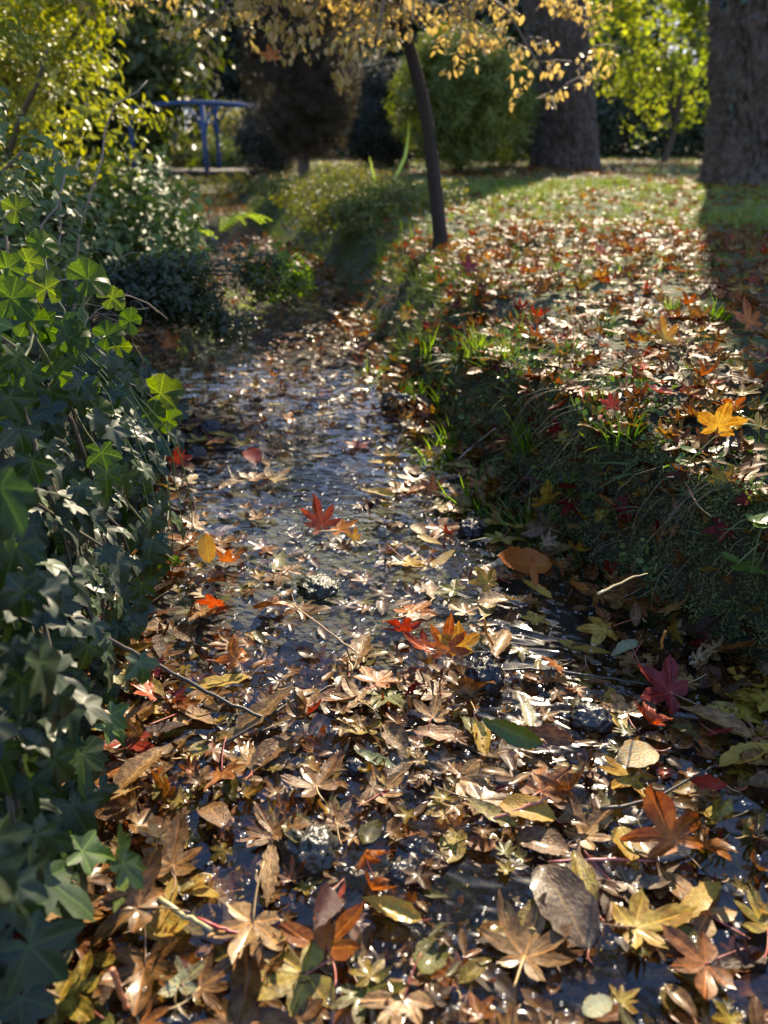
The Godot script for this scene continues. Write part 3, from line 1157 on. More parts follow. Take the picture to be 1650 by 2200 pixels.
func build_left_plants() -> void:
	rng.seed = 51
	var wood := mat(Color(0.11, 0.085, 0.06), 0.8)
	var green := mat(Color.WHITE, 0.42, Color(1.0, 1.0, 0.3) * 1.0, null, true)
	var gloss := mat(Color.WHITE, 0.56, Color(0.8, 1.0, 0.3) * 0.5, null, true)
	# bright vine leaves on top of the ivy
	var v := thing("climbing_vine", Vector3(-0.5, 0.6, -1.35), "climbing vine with broad yellow-green leaves lit from behind, above the ivy", "vine")
	var vm := []
	for c in [Color(0.27, 0.40, 0.05), Color(0.20, 0.33, 0.045), Color(0.34, 0.43, 0.07)]:
		var m := mat(c, 0.4, Color(1.0, 1.0, 0.25) * 1.2, tex["ivy"], true)
		vm.append(m)
	var vshape := []
	for i in 4:
		vshape.append(lobed_leaf(i * 9 + 200, [[-130, 0.8], [-65, 0.9], [0, 1.0], [65, 0.9], [130, 0.8]], 0.82, 2, -0.12, 0.2, -0.5, 0.0, 0.1, 0.15, Color(0.95, 0.95, 0.7), 1.35))
	var n := 0
	for e in VINE:
		var lf := MeshInstance3D.new()
		lf.mesh = vshape[n % 4]
		lf.material_override = vm[n % 3]
		lf.transform = Transform3D((up_basis(Vector3(rr(-0.1, 0.7), 0.4, rr(0.4, 1.1)), rr(-0.9, 0.9))).scaled(Vector3.ONE * e[3]), Vector3(e[0], e[2], -e[1]) - v.position)
		put_numbered(lf, "leaf", n, v)
		n += 1
	for i in 9:
		var a: Array = VINE[(i * 3) % VINE.size()]
		var b: Array = VINE[(i * 3 + 4) % VINE.size()]
		var st := st_new()
		tube(st, curve(Vector3(a[0], a[2], -a[1]) - v.position, Vector3(b[0], b[2], -b[1]) - v.position, Vector3(0, -0.03, 0), 8, 0.008), 0.0024, 0.0014, 5)
		mi("stem", st_end(st), mat(Color(0.13, 0.14, 0.05), 0.6), v)
	# trailing green stems down the face of the ivy
	for i in 5:
		var st := st_new()
		var a := Vector3(-0.60 + i * 0.012, 0.52 - i * 0.02, -1.5 - i * 0.02) - v.position
		tube(st, curve(a, Vector3(-0.47 + i * 0.01, 0.04, -1.45 - i * 0.05) - v.position, Vector3(0.05, 0.03, 0), 10, 0.006), 0.0018, 0.0012, 5)
		mi("stem", st_end(st), mat(Color(0.12, 0.17, 0.04), 0.5), v)
	# dry tangle
	var dry := thing("dry_stem_tangle", Vector3(-0.75, 0.45, -1.9), "tangle of dead grey stems on top of the ivy bank", "dead stems")
	var st2 := st_new()
	for i in 90:
		var a := Vector3(rr(-0.3, 0.15), rr(-0.1, 0.08), rr(-0.35, 0.3))
		tube(st2, curve(a, a + Vector3(rr(-0.16, 0.16), rr(-0.14, 0.06), rr(-0.2, 0.2)), Vector3(0, rr(0, 0.05), 0), 4, 0.008), 0.0018, 0.001, 4)
	mi("stems", st_end(st2), mat(Color(0.15, 0.12, 0.085), 0.8), dry).set_meta("kind", "stuff")
	var br := thing("bramble", Vector3(-1.15, 0.3, -2.3), "bramble of bare looping grey stems at the far end of the ivy", "bramble")
	for i in 9:
		var st := st_new()
		var a := Vector3(rr(-0.4, 0.25), 0.0, rr(-0.5, 0.4))
		tube(st, curve(a, a + Vector3(rr(-0.4, 0.35), rr(0.3, 0.75), rr(-0.4, 0.4)), Vector3(rr(-0.1, 0.1), rr(0, 0.15), rr(-0.1, 0.1)), 8, 0.015), 0.0045, 0.002, 5)
		mi("stem", st_end(st), mat(Color(0.22, 0.17, 0.13), 0.7), br)
	cluster("leaves", br, sprig(3, 9, 0.34, 0.5, 0.15, 0.3), gloss, [[Vector3(-0.15, 0.3, 0), Vector3(0.5, 0.4, 0.5)], [Vector3(-0.2, 0.05, 0.2), Vector3(0.5, 0.25, 0.5)]], Vector2(0.09, 0.15), 420, Color(0.06, 0.10, 0.025), Color(0.16, 0.2, 0.04))
	br.get_node("leaves").set_meta("kind", "stuff")
	# the tall yellow-green shrub
	var sh := thing("tall_shrub", Vector3(-2.45, 0.3, -5.2), "tall loose shrub with small yellow-green leaves glowing in the sun, left of the blue railing", "shrub")
	limbs(sh, wood, [[Vector3(0, -0.1, 0), Vector3(0.7, 1.9, 0.3)], [Vector3(0.1, -0.1, 0.1), Vector3(-0.5, 2.4, 0.2)], [Vector3(0.1, 0, 0), Vector3(1.1, 1.3, 0.4)], [Vector3(-0.1, 0, 0), Vector3(0.1, 2.8, -0.2)], [Vector3(0.2, 0, 0.3), Vector3(0.9, 0.9, 0.9)]], 0.025)
	cluster("leaves", sh, sprig(5, 11, 0.26, 0.42, 0.18, 0.35), green, [[Vector3(0, 0.7, 0.1), Vector3(1.1, 0.8, 0.9)], [Vector3(0.15, 1.5, 0.2), Vector3(1.15, 0.7, 0.9)], [Vector3(0.35, 2.0, 0.2), Vector3(1.15, 0.6, 0.9)], [Vector3(-0.6, 1.4, 0.5), Vector3(0.8, 1.0, 0.8)], [Vector3(0.0, 2.8, 0.0), Vector3(1.2, 0.7, 1.0)]], Vector2(0.15, 0.25), 7800, Color(0.22, 0.27, 0.04), Color(0.55, 0.53, 0.10), 0.35, 0.24)
	sh.get_node("leaves").set_meta("kind", "stuff")
	# a nearer bough of the same sort at the upper left
	var nb := thing("leafy_shrub", Vector3(-1.9, 0.3, -3.3), "nearer dull green shrub with fine twigs behind the ivy at the edge", "shrub")
	limbs(nb, wood, [[Vector3(0, -0.1, 0), Vector3(0.5, 0.9, 0.2)], [Vector3(0, -0.1, 0), Vector3(0.1, 1.3, 0.1)], [Vector3(-0.1, -0.1, 0.1), Vector3(0.3, 1.2, 0.4)], [Vector3(0, 0, 0.1), Vector3(0.65, 0.5, 0.2)]], 0.014)
	cluster("leaves", nb, sprig(7, 12, 0.22, 0.36, 0.16, 0.3), green, [[Vector3(0.0, 0.6, 0), Vector3(0.6, 0.55, 0.6)], [Vector3(0.05, 1.1, 0.1), Vector3(0.5, 0.4, 0.5)], [Vector3(-0.1, 1.5, 0.2), Vector3(0.5, 0.5, 0.5)]], Vector2(0.12, 0.19), 2400, Color(0.18, 0.23, 0.04), Color(0.42, 0.43, 0.09), 0.4, 0.26)
	nb.get_node("leaves").set_meta("kind", "stuff")
	# shaded ground cover with glossy leaves
	var gc := thing("glossy_shrub", Vector3(-1.75, 0.02, -4.0), "low shaded shrub with glossy dark leaves catching white light, below the tall shrub", "shrub")
	limbs(gc, wood, [[Vector3(0, 0, 0), Vector3(0.4, 0.4, 0.3)], [Vector3(0, 0, 0.2), Vector3(0.3, 0.3, 0.6)], [Vector3(-0.1, 0, -0.1), Vector3(-0.2, 0.6, 0.2)]], 0.012)
	cluster("leaves", gc, sprig(9, 8, 0.4, 0.55, 0.15, 0.3), gloss, [[Vector3(0, 0.3, 0.1), Vector3(0.5, 0.3, 0.6)], [Vector3(0.25, 0.2, -0.6), Vector3(0.45, 0.3, 0.6)], [Vector3(0.15, 0.35, -1.3), Vector3(0.4, 0.35, 0.6)]], Vector2(0.12, 0.2), 1300, Color(0.06, 0.10, 0.03), Color(0.14, 0.19, 0.05), 0.45)
	gc.get_node("leaves").set_meta("kind", "stuff")
	# ferns beside the brook
	var fern_m := mat(Color(0.22, 0.34, 0.045), 0.5, Color(0.9, 1.0, 0.25) * 1.1)
	for e in [[-1.42, 5.3, 0.20, "bright green fern frond reaching over the brook beneath the glossy shrub"], [-1.36, 4.7, 0.16, "lower bright fern drooping to the water beside the glossy shrub"], [-1.2, 6.3, 0.2, "farthest small fern at the narrow end of the brook"]]:
		var f := thing("fern", Vector3(e[0], e[2], -e[1]), e[3], "fern")
		for k in 7:
			var a := -1.3 + k * 0.42
			var fs := st_new()
			var len := rr(0.30, 0.42)
			var dir := Vector3(cos(a), 0, sin(a) * 0.8 + 0.2).normalized()
			var prev := Vector3.ZERO
			for q in 14:
				var t := (q + 1) / 14.0
				var p := dir * len * t + Vector3(0, 0.13 * sin(t * 2.4), 0)
				var sd := dir.cross(Vector3(0, 1, 0)).normalized() * 0.075 * sin(PI * pow(t, 0.7)) 
				var wd := dir * 0.014
				for sg in [-1.0, 1.0]:
					var tip: Vector3 = p + sd * sg + dir * 0.025 - Vector3(0, 0.012, 0)
					tri(fs, p - wd, tip, p + wd)
				tri(fs, prev - sd * 0.03, p, prev + sd * 0.03)
				prev = p
			mi("frond", st_end(fs), fern_m, f)
	# dark drooping branch over the water
	var ob := thing("drooping_branch", Vector3(-0.89, 0.33, -3.2), "dark leafy branch leaning from the bank out over the brook, its tip bright green", "branch")
	var twigs := [[Vector3(-0.35, -0.02, 0.0), Vector3(0.42, 0.06, 0.1)], [Vector3(-0.1, 0.03, 0), Vector3(0.52, 0.02, 0.0)], [Vector3(0.1, 0.05, 0), Vector3(0.30, -0.14, 0.1)], [Vector3(0, 0.03, 0), Vector3(0.2, -0.06, 0.12)], [Vector3(0.25, 0.07, 0), Vector3(0.48, 0.10, -0.1)], [Vector3(-0.2, 0, 0), Vector3(0.05, -0.07, 0.1)]]
	limbs(ob, mat(Color(0.05, 0.04, 0.03), 0.7), twigs, 0.006, "twig")
	var bs := []
	for e in twigs:
		for k in 5:
			bs.append([(e[0] as Vector3).lerp(e[1], 0.3 + k * 0.17), Vector3(0.07, 0.05, 0.07)])
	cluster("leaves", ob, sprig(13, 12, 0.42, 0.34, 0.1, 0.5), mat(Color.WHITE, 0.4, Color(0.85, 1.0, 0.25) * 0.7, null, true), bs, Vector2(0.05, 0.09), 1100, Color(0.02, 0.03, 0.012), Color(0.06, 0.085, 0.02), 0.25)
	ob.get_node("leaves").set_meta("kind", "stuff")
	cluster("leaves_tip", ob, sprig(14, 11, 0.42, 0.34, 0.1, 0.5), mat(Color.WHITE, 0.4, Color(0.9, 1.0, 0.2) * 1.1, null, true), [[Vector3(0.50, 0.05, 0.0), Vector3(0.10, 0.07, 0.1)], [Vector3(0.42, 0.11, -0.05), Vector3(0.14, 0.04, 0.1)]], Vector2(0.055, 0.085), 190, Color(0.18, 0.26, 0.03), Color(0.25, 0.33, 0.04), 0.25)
	ob.get_node("leaves_tip").set_meta("kind", "stuff")


func build_right_plants() -> void:
	rng.seed = 61
	var weed := mat(Color.WHITE, 0.55, Color(1.0, 1.0, 0.3) * 0.95, null, true)
	var blade := mat(Color.WHITE, 0.42, Color(0.95, 1.0, 0.3) * 1.0, null, true)
	var k := 0
	for e in [[-0.15, 6.0, 0.36, 0.08, "low weedy plant with pale edged leaves on the bank before the young tree"], [-0.42, 7.2, 0.45, 0.11, "bushy weeds at the bend of the brook with yellowing leaves"], [-0.95, 9.2, 0.5, 0.11, "farther weeds with yellow-green leaves where the brook narrows"], [-0.35, 9.4, 0.5, 0.08, "weeds on the lawn edge in front of the dark clipped yew"], [-2.15, 13.4, 0.55, 0.16, "low weeds in front of the footbridge deck, nearer the yew"], [-2.95, 13.0, 0.6, 0.18, "low weeds in front of the footbridge deck, at its shaded left end"], [0.15, 6.4, 0.45, 0.14, "small pale-leaved weed left of the young tree's foot"]]:
		var w := thing("weed_clump", at_ground(e[0], e[1]), e[4], "weeds")
		cluster("leaves", w, sprig(20 + k, 9, 0.42, 0.35, 0.14, 0.2), weed, [[Vector3(0, e[3] * 0.5, 0), Vector3(e[2], e[3], e[2])]], Vector2(0.07, 0.13), 330, Color(0.10, 0.14, 0.03), Color(0.36, 0.30, 0.09), 0.6)
		w.get_node("leaves").set_meta("kind", "stuff")
		k += 1
	# strap leaf plant
	var sp := thing("strap_leaf_plant", at_ground(-0.02, 7.2), "tall bent light green strap leaf standing alone on the bank", "plant")
	for i in 3:
		var o := mi("leaf", blade_leaf(300 + i, 0.05, 12, 0.5, [1.0, 0.5, 1.4][i], 0.4, 0.0, 0.0, 0.1, Color.WHITE), mat(Color(0.42, 0.54, 0.12), 0.4, Color(0.9, 1.0, 0.3)), sp)
		o.transform = Transform3D(Basis(Vector3(0, 1, 0), [-1.2, 0.9, 2.2][i]) * Basis(Vector3(1, 0, 0), 1.25) * Basis.from_scale(Vector3.ONE * [0.68, 0.36, 0.26][i]), Vector3.ZERO)
	# grass tufts that stand out on the brow of the bank
	var tufts := []
	for i in 5:
		tufts.append(tuft(i + 1, 46, 0.35, [0.6, 1.0, 0.8, 1.2, 0.7][i], 0.022))
	var tm := [mat(Color(0.20, 0.28, 0.05), 0.4, Color(0.9, 1.0, 0.3) * 1.3, null, true), mat(Color(0.25, 0.30, 0.07), 0.4, Color(0.9, 1.0, 0.3), null, true), mat(Color(0.09, 0.15, 0.03), 0.42, Color(0.9, 1.0, 0.3), null, true)]
	var i2 := 0
	for e in TUFTS:
		var o := thing("grass_tuft", at_ground(e[0], e[1], -0.012), e[3], "grass tuft")
		var g := mi("blades", tufts[i2 % 5], tm[i2 % 3], o)
		g.set_meta("kind", "stuff")
		o.scale = Vector3.ONE * e[2]
		o.rotation = Vector3(0.25, i2 * 1.7, 0.3)
		landmarks.append([o.position, e[4]])
		i2 += 1
	# lawn grass
	for part in [["lawn_grass", 0], ["bank_grass", 1]]:
		var xf := []
		var cs := PackedColorArray()
		if part[1] == 0:
			for i in 22500:
				var q := rng.randf()
				var pd := 1.2 + 3.8 * rng.randf() if q < 0.05 else 3.2 + 7.0 * rng.randf() if q < 0.75 else 11.0 + 12.0 * rng.randf()
				var px := edge_r(pd) + 0.26 + rng.randf() * (0.72 * pd + 1.0)
				if i >= 21000:
					pd = rr(-0.6, 1.7)
					px = edge_r(pd) + 0.4 + rng.randf() * 2.0
				var open := wob.get_noise_2d(px * 28.0 + 400.0, pd * 16.0)
				if open < 0.04 and rng.randf() < 0.75:
					continue
				xf.append(Transform3D(up_basis(Vector3(rr(-0.25, 0.25), 1, rr(-0.25, 0.25)), rr(0, TAU)).scaled(Vector3(1, rr(0.6, 1.2), 1) * rr(0.035, 0.075) * (1.0 if pd < 5.0 else 1.5)), at_ground(px, pd, -0.004)))
				cs.append(mix_col(Color(0.17, 0.26, 0.04), Color(0.32, 0.33, 0.08), rng.randf()) * rr(0.7, 1.2))
		else:
			for i in 1500:
				var pd := rr(1.0, 3.0) if i < 80 else rr(3.0, 12.0)
				var px := edge_r(pd) + rng.randf() * (bank_w(pd) + 0.05)
				var n := Vector3(-0.9, 0.7, 0.2) + Vector3(rr(-0.4, 0.4), rr(-0.6, 0.4), rr(-0.4, 0.4))
				xf.append(Transform3D(up_basis(n, rr(0, TAU)).scaled(Vector3.ONE * rr(0.04, 0.10)), at_ground(px, pd, -0.006)))
				cs.append(mix_col(Color(0.09, 0.15, 0.03), Color(0.22, 0.25, 0.06), rng.randf()) * rr(0.6, 1.1))
		var o := many(part[0], tuft(31 + part[1], 12 if part[1] == 0 else 9, 0.5, 0.9 if part[1] == 0 else 1.7, 0.03), blade, xf, cs)
		tag(o, ["short green grass showing between the fallen leaves on the lawn", "thin grass hanging down the steep face of the bank"][part[1]], "grass", "", "stuff")
	# moss and small-leaved creeping plants on the steep face
	var xm := []
	var cm := PackedColorArray()
	for i in 9000:
		var pd := 0.8 + 3.2 * pow(rng.randf(), 1.4)
		var px := edge_r(pd) + rng.randf() * (bank_w(pd) + 0.04) - 0.01
		xm.append(Transform3D(up_basis(Vector3(-0.8 + rr(-0.5, 0.5), 0.7, 0.4 + rr(-0.5, 0.5)), rr(0, TAU)).scaled(Vector3.ONE * rr(0.010, 0.030)), at_ground(px, pd, -0.004)))
		cm.append(mix_col(Color(0.04, 0.06, 0.016), Color(0.13, 0.14, 0.03), rng.randf()) * rr(0.7, 1.2))
	tag(many("moss", sprig(41, 15, 0.34, 0.4, 0.5, 0.3, 0.0), mat(Color.WHITE, 0.8, Color(0.7, 0.9, 0.2) * 0.4, null, true), xm, cm), "dark green moss covering the shaded face of the bank", "moss", "", "stuff")
	xm = []
	cm = PackedColorArray()
	for i in 240:
		var pd := rr(1.2, 2.8)
		var px := edge_r(pd) + rr(0.02, 0.3)
		xm.append(Transform3D(up_basis(Vector3(-0.3 + rr(-0.4, 0.4), 1, 0.3 + rr(-0.4, 0.4)), rr(0, TAU)).scaled(Vector3.ONE * rr(0.02, 0.045)), at_ground(px, pd)))
		cm.append(mix_col(Color(0.07, 0.13, 0.03), Color(0.2, 0.27, 0.05), rng.randf()))
	tag(many("clover_leaves", sprig(42, 7, 0.5, 0.8, 0.5, 0.1, 0.0), mat(Color.WHITE, 0.38, Color(0.9, 1.0, 0.3) * 0.9, null, true), xm, cm), "small round-leaved creeping plants over the brow of the bank", "ground cover", "", "stuff")
	# dead grass and roots hanging down the face
	var hr := thing("hanging_roots", at_ground(0.62, 1.5), "dead grass stalks and thin roots hanging down the dark bank face", "roots")
	var rs := st_new()
	for i in 46:
		var pd := rr(1.2, 2.0)
		var px := edge_r(pd) + rr(0.02, 0.09)
		var a := at_ground(px, pd, 0.02) - hr.position
		tube(rs, curve(a, a + Vector3(rr(-0.13, -0.03), rr(-0.16, -0.05), rr(-0.02, 0.06)), Vector3(-0.02, 0.012, 0), 5, 0.004), 0.0009, 0.0005, 3)
	mi("strands", st_end(rs), mat(Color(0.13, 0.10, 0.06), 0.8), hr).set_meta("kind", "stuff")
	# sprays of small leaves that hang off the bank
	for e in SPRAYS:
		var o := thing("bank_sprig", Vector3(e[0], e[2], -e[1]), e[3], "small plant")
		var st := st_new()
		tube(st, curve(Vector3(0.12, 0.05, -0.05), Vector3(-0.02, -0.01, 0.0), Vector3(0, 0.03, 0), 6), 0.0016, 0.001, 5)
		mi("stem", st_end(st), mat(Color(0.2, 0.2, 0.06), 0.5), o)
		for i in 4:
			var lf := mi("leaf", blade_leaf(400 + i, 0.3, 8, 0.25, 0.6, 0.2, 0.03, 0.08, 0.7, Color(0.9, 0.95, 0.8)), mat(Color(0.17, 0.30, 0.06), 0.36, Color(0.9, 1.0, 0.3), tex["blade_fresh"], true), o)
			lf.transform = Transform3D(Basis(Vector3(0, 1, 0), i * 1.5 + 0.6) * Basis(Vector3(1, 0, 0), 0.2) * Basis.from_scale(Vector3.ONE * rr(0.03, 0.05)), Vector3(rr(-0.02, 0.04), rr(0, 0.02), 0))


# ---------------------------------------------------------------- trees

func trunk_mesh(path: Array, r0: float, flare: float, ridges: float, depth: float, seg := 120, steps := 150) -> ArrayMesh:
	# path: [height, x, z, radius share]
	var st := st_new()
	var hs := []
	for p in path:
		hs.append(p)
	var bark := FastNoiseLite.new()
	bark.seed = 9
	bark.frequency = 1.0
	bark.fractal_octaves = 3
	var top: float = path[-1][0]
	var v := PackedVector3Array()
	var idx := PackedInt32Array()
	for j in steps + 1:
		var t := pow(float(j) / steps, 1.35)
		var h := t * top - 0.15
		var cx := 0.0
		var cz := 0.0
		var sh := 1.0
		for i in range(1, path.size()):
			if h <= path[i][0] or i == path.size() - 1:
				var q := clampf((h - path[i - 1][0]) / (path[i][0] - path[i - 1][0]), 0.0, 1.0)
				cx = lerpf(path[i - 1][1], path[i][1], q)
				cz = lerpf(path[i - 1][2], path[i][2], q)
				sh = lerpf(path[i - 1][3], path[i][3], q)
				break
		for k in seg:
			var a := TAU * k / seg
			var r := r0 * sh
			r += flare * r0 * exp(-maxf(h, 0.0) / (r0 * 0.7)) * (0.65 + 0.5 * bark.get_noise_2d(cos(a) * 1.3, sin(a) * 1.3 + 40.0) + 0.25 * cos(a * 5.0 + 1.0))
			var warp := 0.35 * bark.get_noise_3d(cos(a) * 2.0, h * 1.1, sin(a) * 2.0)
			var n := bark.get_noise_3d(cos(a + warp) * ridges, h * 1.3 * ridges * r0 * 0.35, sin(a + warp) * ridges)
			r += depth * (0.5 - 1.9 * absf(n)) + depth * 0.35 * bark.get_noise_3d(cos(a) * ridges * 4.0, h * 4.0, sin(a) * ridges * 4.0)
			v.append(Vector3(cx + cos(a) * r, h, cz + sin(a) * r))
	for j in steps:
		for k in seg:
			var k2 := (k + 1) % seg
			var p := j * seg + k
			var p2 := j * seg + k2
			idx.append_array([p, p2, p + seg, p2, p2 + seg, p + seg])
	var arr := []
	arr.resize(Mesh.ARRAY_MAX)
	arr[Mesh.ARRAY_VERTEX] = v
	arr[Mesh.ARRAY_INDEX] = idx
	var am := ArrayMesh.new()
	am.add_surface_from_arrays(Mesh.PRIMITIVE_TRIANGLES, arr)
	var s2 := SurfaceTool.new()
	s2.create_from(am, 0)
	s2.generate_normals()
	return s2.commit()


func bark_mat(c: Color) -> StandardMaterial3D:
	var m := mat(c, 0.85, Color.BLACK, noise_tex(51, 0.03, FastNoiseLite.TYPE_SIMPLEX, 512, 0.0, Color(0.28, 0.26, 0.24), Color(1, 1, 1)))
	m.uv1_triplanar = true
	m.uv1_world_triplanar = true
	m.uv1_scale = Vector3(4.0, 0.6, 4.0)
	m.heightmap_enabled = true
	m.heightmap_texture = noise_tex(52, 0.045, FastNoiseLite.TYPE_SIMPLEX, 512)
	m.heightmap_scale = 2.0
	m.cull_mode = BaseMaterial3D.CULL_BACK
	return m


func build_big_trees() -> void:
	rng.seed = 71
	var bm := bark_mat(Color(0.20, 0.157, 0.12))
	var leaf := mat(Color.WHITE, 0.4, Color(1.0, 0.95, 0.3), null, true)
	var clump := sprig(51, 14, 0.22, 0.7, 0.4, 0.3)
	for e in [[2.95, 14.2, 0.45, "broad old tree trunk with furrowed bark and a little ivy, farther big trunk", 0.0], [4.05, 9.4, 0.49, "massive furrowed tree trunk cut off by the view, nearer big trunk", 2.0]]:
		var o := thing("broadleaf_tree", at_ground(e[0], e[1], -0.03), e[3], "tree")
		mi("trunk", trunk_mesh([[-0.2, 0, 0, 1.02], [0.6, -0.10, 0, 1.0], [2.5, -0.46, 0, 0.95], [4.5, -0.75, 0.05, 0.85], [6.2, -0.85, 0.1, 0.6]], e[2], 0.36, 6.0, 0.095, 170, 190), bm, o)
		limbs(o, bm, [[Vector3(-0.82, 5.6, 0.05), Vector3(-3.8, 11.5, 0.5)], [Vector3(-0.82, 5.7, 0.05), Vector3(-2.5, 13.5, 1.5)], [Vector3(-0.82, 5.8, 0.05), Vector3(-0.7, 14.5, -2.0)], [Vector3(-0.82, 5.5, 0.1), Vector3(-1.2, 11.5, -3.0)]], 0.19)
		cluster("crown", o, clump, leaf, [[Vector3(-3.9, 12.4, 0.5), Vector3(2.0, 1.4, 2.0)], [Vector3(-2.2, 13.8, 1.5), Vector3(2.0, 1.3, 2.0)], [Vector3(-0.6, 15.0, -1.8), Vector3(2.4, 1.5, 2.0)]], Vector2(0.5, 0.8), 800, Color(0.16, 0.18, 0.03), Color(0.34, 0.27, 0.05), 0.4, 0.28)
		o.get_node("crown").set_meta("kind", "stuff")
		# ivy on the bark
		var xf := []
		var cs := PackedColorArray()
		for i in 900:
			var a: float = PI + rr(-0.6, 1.3) if rng.randf() < 0.75 else rr(0, TAU)
			var h := 3.0 * rng.randf() * rng.randf() + (0.0 if rng.randf() < 0.8 else rr(0, 2.5))
			if wob.get_noise_2d(a * 60.0 + e[4] * 100.0, h * 45.0) < 0.0:
				continue
			var r: float = e[2] * (0.97 + 0.16 * 0.65 * exp(-h / 0.5)) + 0.02
			var n := Vector3(cos(a), 0.2, sin(a))
			xf.append(Transform3D(up_basis(n + Vector3(rr(-0.5, 0.5), rr(-0.3, 0.5), rr(-0.5, 0.5)), rr(0, TAU)).scaled(Vector3.ONE * rr(0.03, 0.055)), Vector3(cos(a) * r - 0.19 * h, h, sin(a) * r)))
			cs.append(Color(0.03, 0.055, 0.03) * rr(0.6, 1.3))
		many("ivy", ivy_leaf(77, 1, -0.2, 0.1, -0.4), mat(Color.WHITE, 0.4, Color(0.8, 1.0, 0.3) * 0.4, null, true), xf, cs, o.get_node("trunk"))


func build_young_tree() -> void:
	rng.seed = 81
	var bm := bark_mat(Color(0.10, 0.075, 0.055))
	bm.uv1_scale = Vector3(9, 5, 9)
	var base := at_ground(0.31, 4.74, -0.02)
	var o := thing("young_tree", base, "slender leaning young tree on the bank with drooping branches of pale yellow leaves", "tree")
	mi("trunk", trunk_mesh([[-0.1, 0.0, 0, 1.25], [0.1, 0.0, 0, 1.05], [0.35, -0.035, 0, 0.95], [0.6, -0.07, 0, 0.9], [0.8, -0.115, 0, 0.84], [1.02, -0.185, 0, 0.8], [1.5, -0.30, 0.03, 0.72], [2.6, -0.4, 0.1, 0.4]], 0.037, 0.9, 3.0, 0.006, 40, 130), bm, o)
	var wood := mat(Color(0.10, 0.07, 0.05), 0.7)
	var fork := Vector3(-0.19, 1.05, 0)
	var ends := [[Vector3(-1.75, 1.18, 0.35), 0.12], [Vector3(-1.15, 1.02, 0.6), 0.16], [Vector3(-0.75, 0.98, 0.3), 0.14], [Vector3(-0.35, 0.98, 0.5), 0.1], [Vector3(0.25, 1.0, 0.3), 0.1], [Vector3(0.5, 0.78, 0.35), 0.22], [Vector3(0.85, 1.0, 0.1), 0.14], [Vector3(-0.55, 0.92, -0.4), 0.12], [Vector3(-1.3, 1.1, -0.3), 0.12], [Vector3(-0.9, 1.15, 0.2), 0.1], [Vector3(-0.35, 1.1, 0.15), 0.08],
		[Vector3(-1.3, 2.0, 0.2), 0.2], [Vector3(-0.3, 2.5, -0.3), 0.1], [Vector3(-0.9, 1.7, 0.8), 0.2], [Vector3(-0.2, 1.7, -0.7), 0.2], [Vector3(-2.1, 1.45, 0.1), 0.2], [Vector3(-0.2, 2.7, 0.1), 0.1], [Vector3(-0.5, 2.3, 0.2), 0.1]]
	var spots := []
	var branches := []
	var on_branch := []
	for e in ends:
		var from := fork + Vector3(-0.03, rr(0.0, 0.35), 0.01)
		var pts := curve(from, e[0], Vector3(0, e[1], 0), 9, 0.02)
		var st := st_new()
		tube(st, pts, 0.012, 0.003, 6)
		# side twigs
		for i in range(3, 10):
			for k in 2:
				var a: Vector3 = pts[i]
				var b := a + Vector3(rr(-0.25, 0.25), rr(-0.17, 0.1), rr(-0.25, 0.25))
				tube(st, curve(a, b, Vector3(0, 0.02, 0), 3), 0.003, 0.0012, 4)
				for q in 4:
					spots.append([a.lerp(b, 0.25 + q * 0.25), branches.size()])
		branches.append(mi("branch", st_end(st), wood, o))
		on_branch.append(0)
	var shp := []
	for i in 5:
		shp.append(blade_leaf(500 + i, 0.26, 6, 0.25, [0.5, -0.3, 0.8, 1.2, 0.2][i], 0.4, 0.04, 0.02, 0.8, Color(0.95, 0.85, 0.7)))
	var mats := []
	for c in [Color(0.76, 0.69, 0.45), Color(0.84, 0.78, 0.54), Color(0.66, 0.58, 0.34), Color(0.70, 0.67, 0.28)]:
		mats.append(mat(c, 0.45, Color(1.0, 0.97, 0.75) * 1.0, tex["blade_fresh"], true))
	var n := 0
	var xf := []
	var cs := PackedColorArray()
	for s in spots:
		for k in 3 + rng.randi() % 3:
			var p: Vector3 = s[0] + Vector3(rr(-0.03, 0.03), rr(-0.03, 0.015), rr(-0.03, 0.03))
			var b := Basis(Vector3(0, 1, 0), rr(0, TAU)) * Basis(Vector3(1, 0, 0), rr(-1.5, -0.1)) * Basis(Vector3(0, 0, 1), rr(-0.5, 0.5))
			var t := Transform3D(b.scaled(Vector3.ONE * rr(0.028, 0.052)), p)
			if n < 300 and in_frame(base + p, 0.99):
				var lf := MeshInstance3D.new()
				lf.mesh = shp[rng.randi() % 5]
				lf.material_override = mats[rng.randi() % 4]
				lf.transform = t
				put_numbered(lf, "leaf", on_branch[s[1]], branches[s[1]])
				on_branch[s[1]] += 1
				n += 1
			else:
				xf.append(t)
				cs.append(mix_col(Color(0.66, 0.57, 0.32), Color(0.8, 0.72, 0.44), rng.randf()))
	many("crown", shp[0], mat(Color.WHITE, 0.45, Color(1.0, 0.97, 0.75), tex["blade_fresh"], true), xf, cs, o)
	# a stray red leaf caught in the crown
	leaf_thing("star", "orange", 3, 0.075, base + Vector3(-0.83, 0.93, 0.42), Basis.from_euler(Vector3(0.9, 0.4, 0.3)), "orange star leaf caught hanging in the young tree's branches", "")


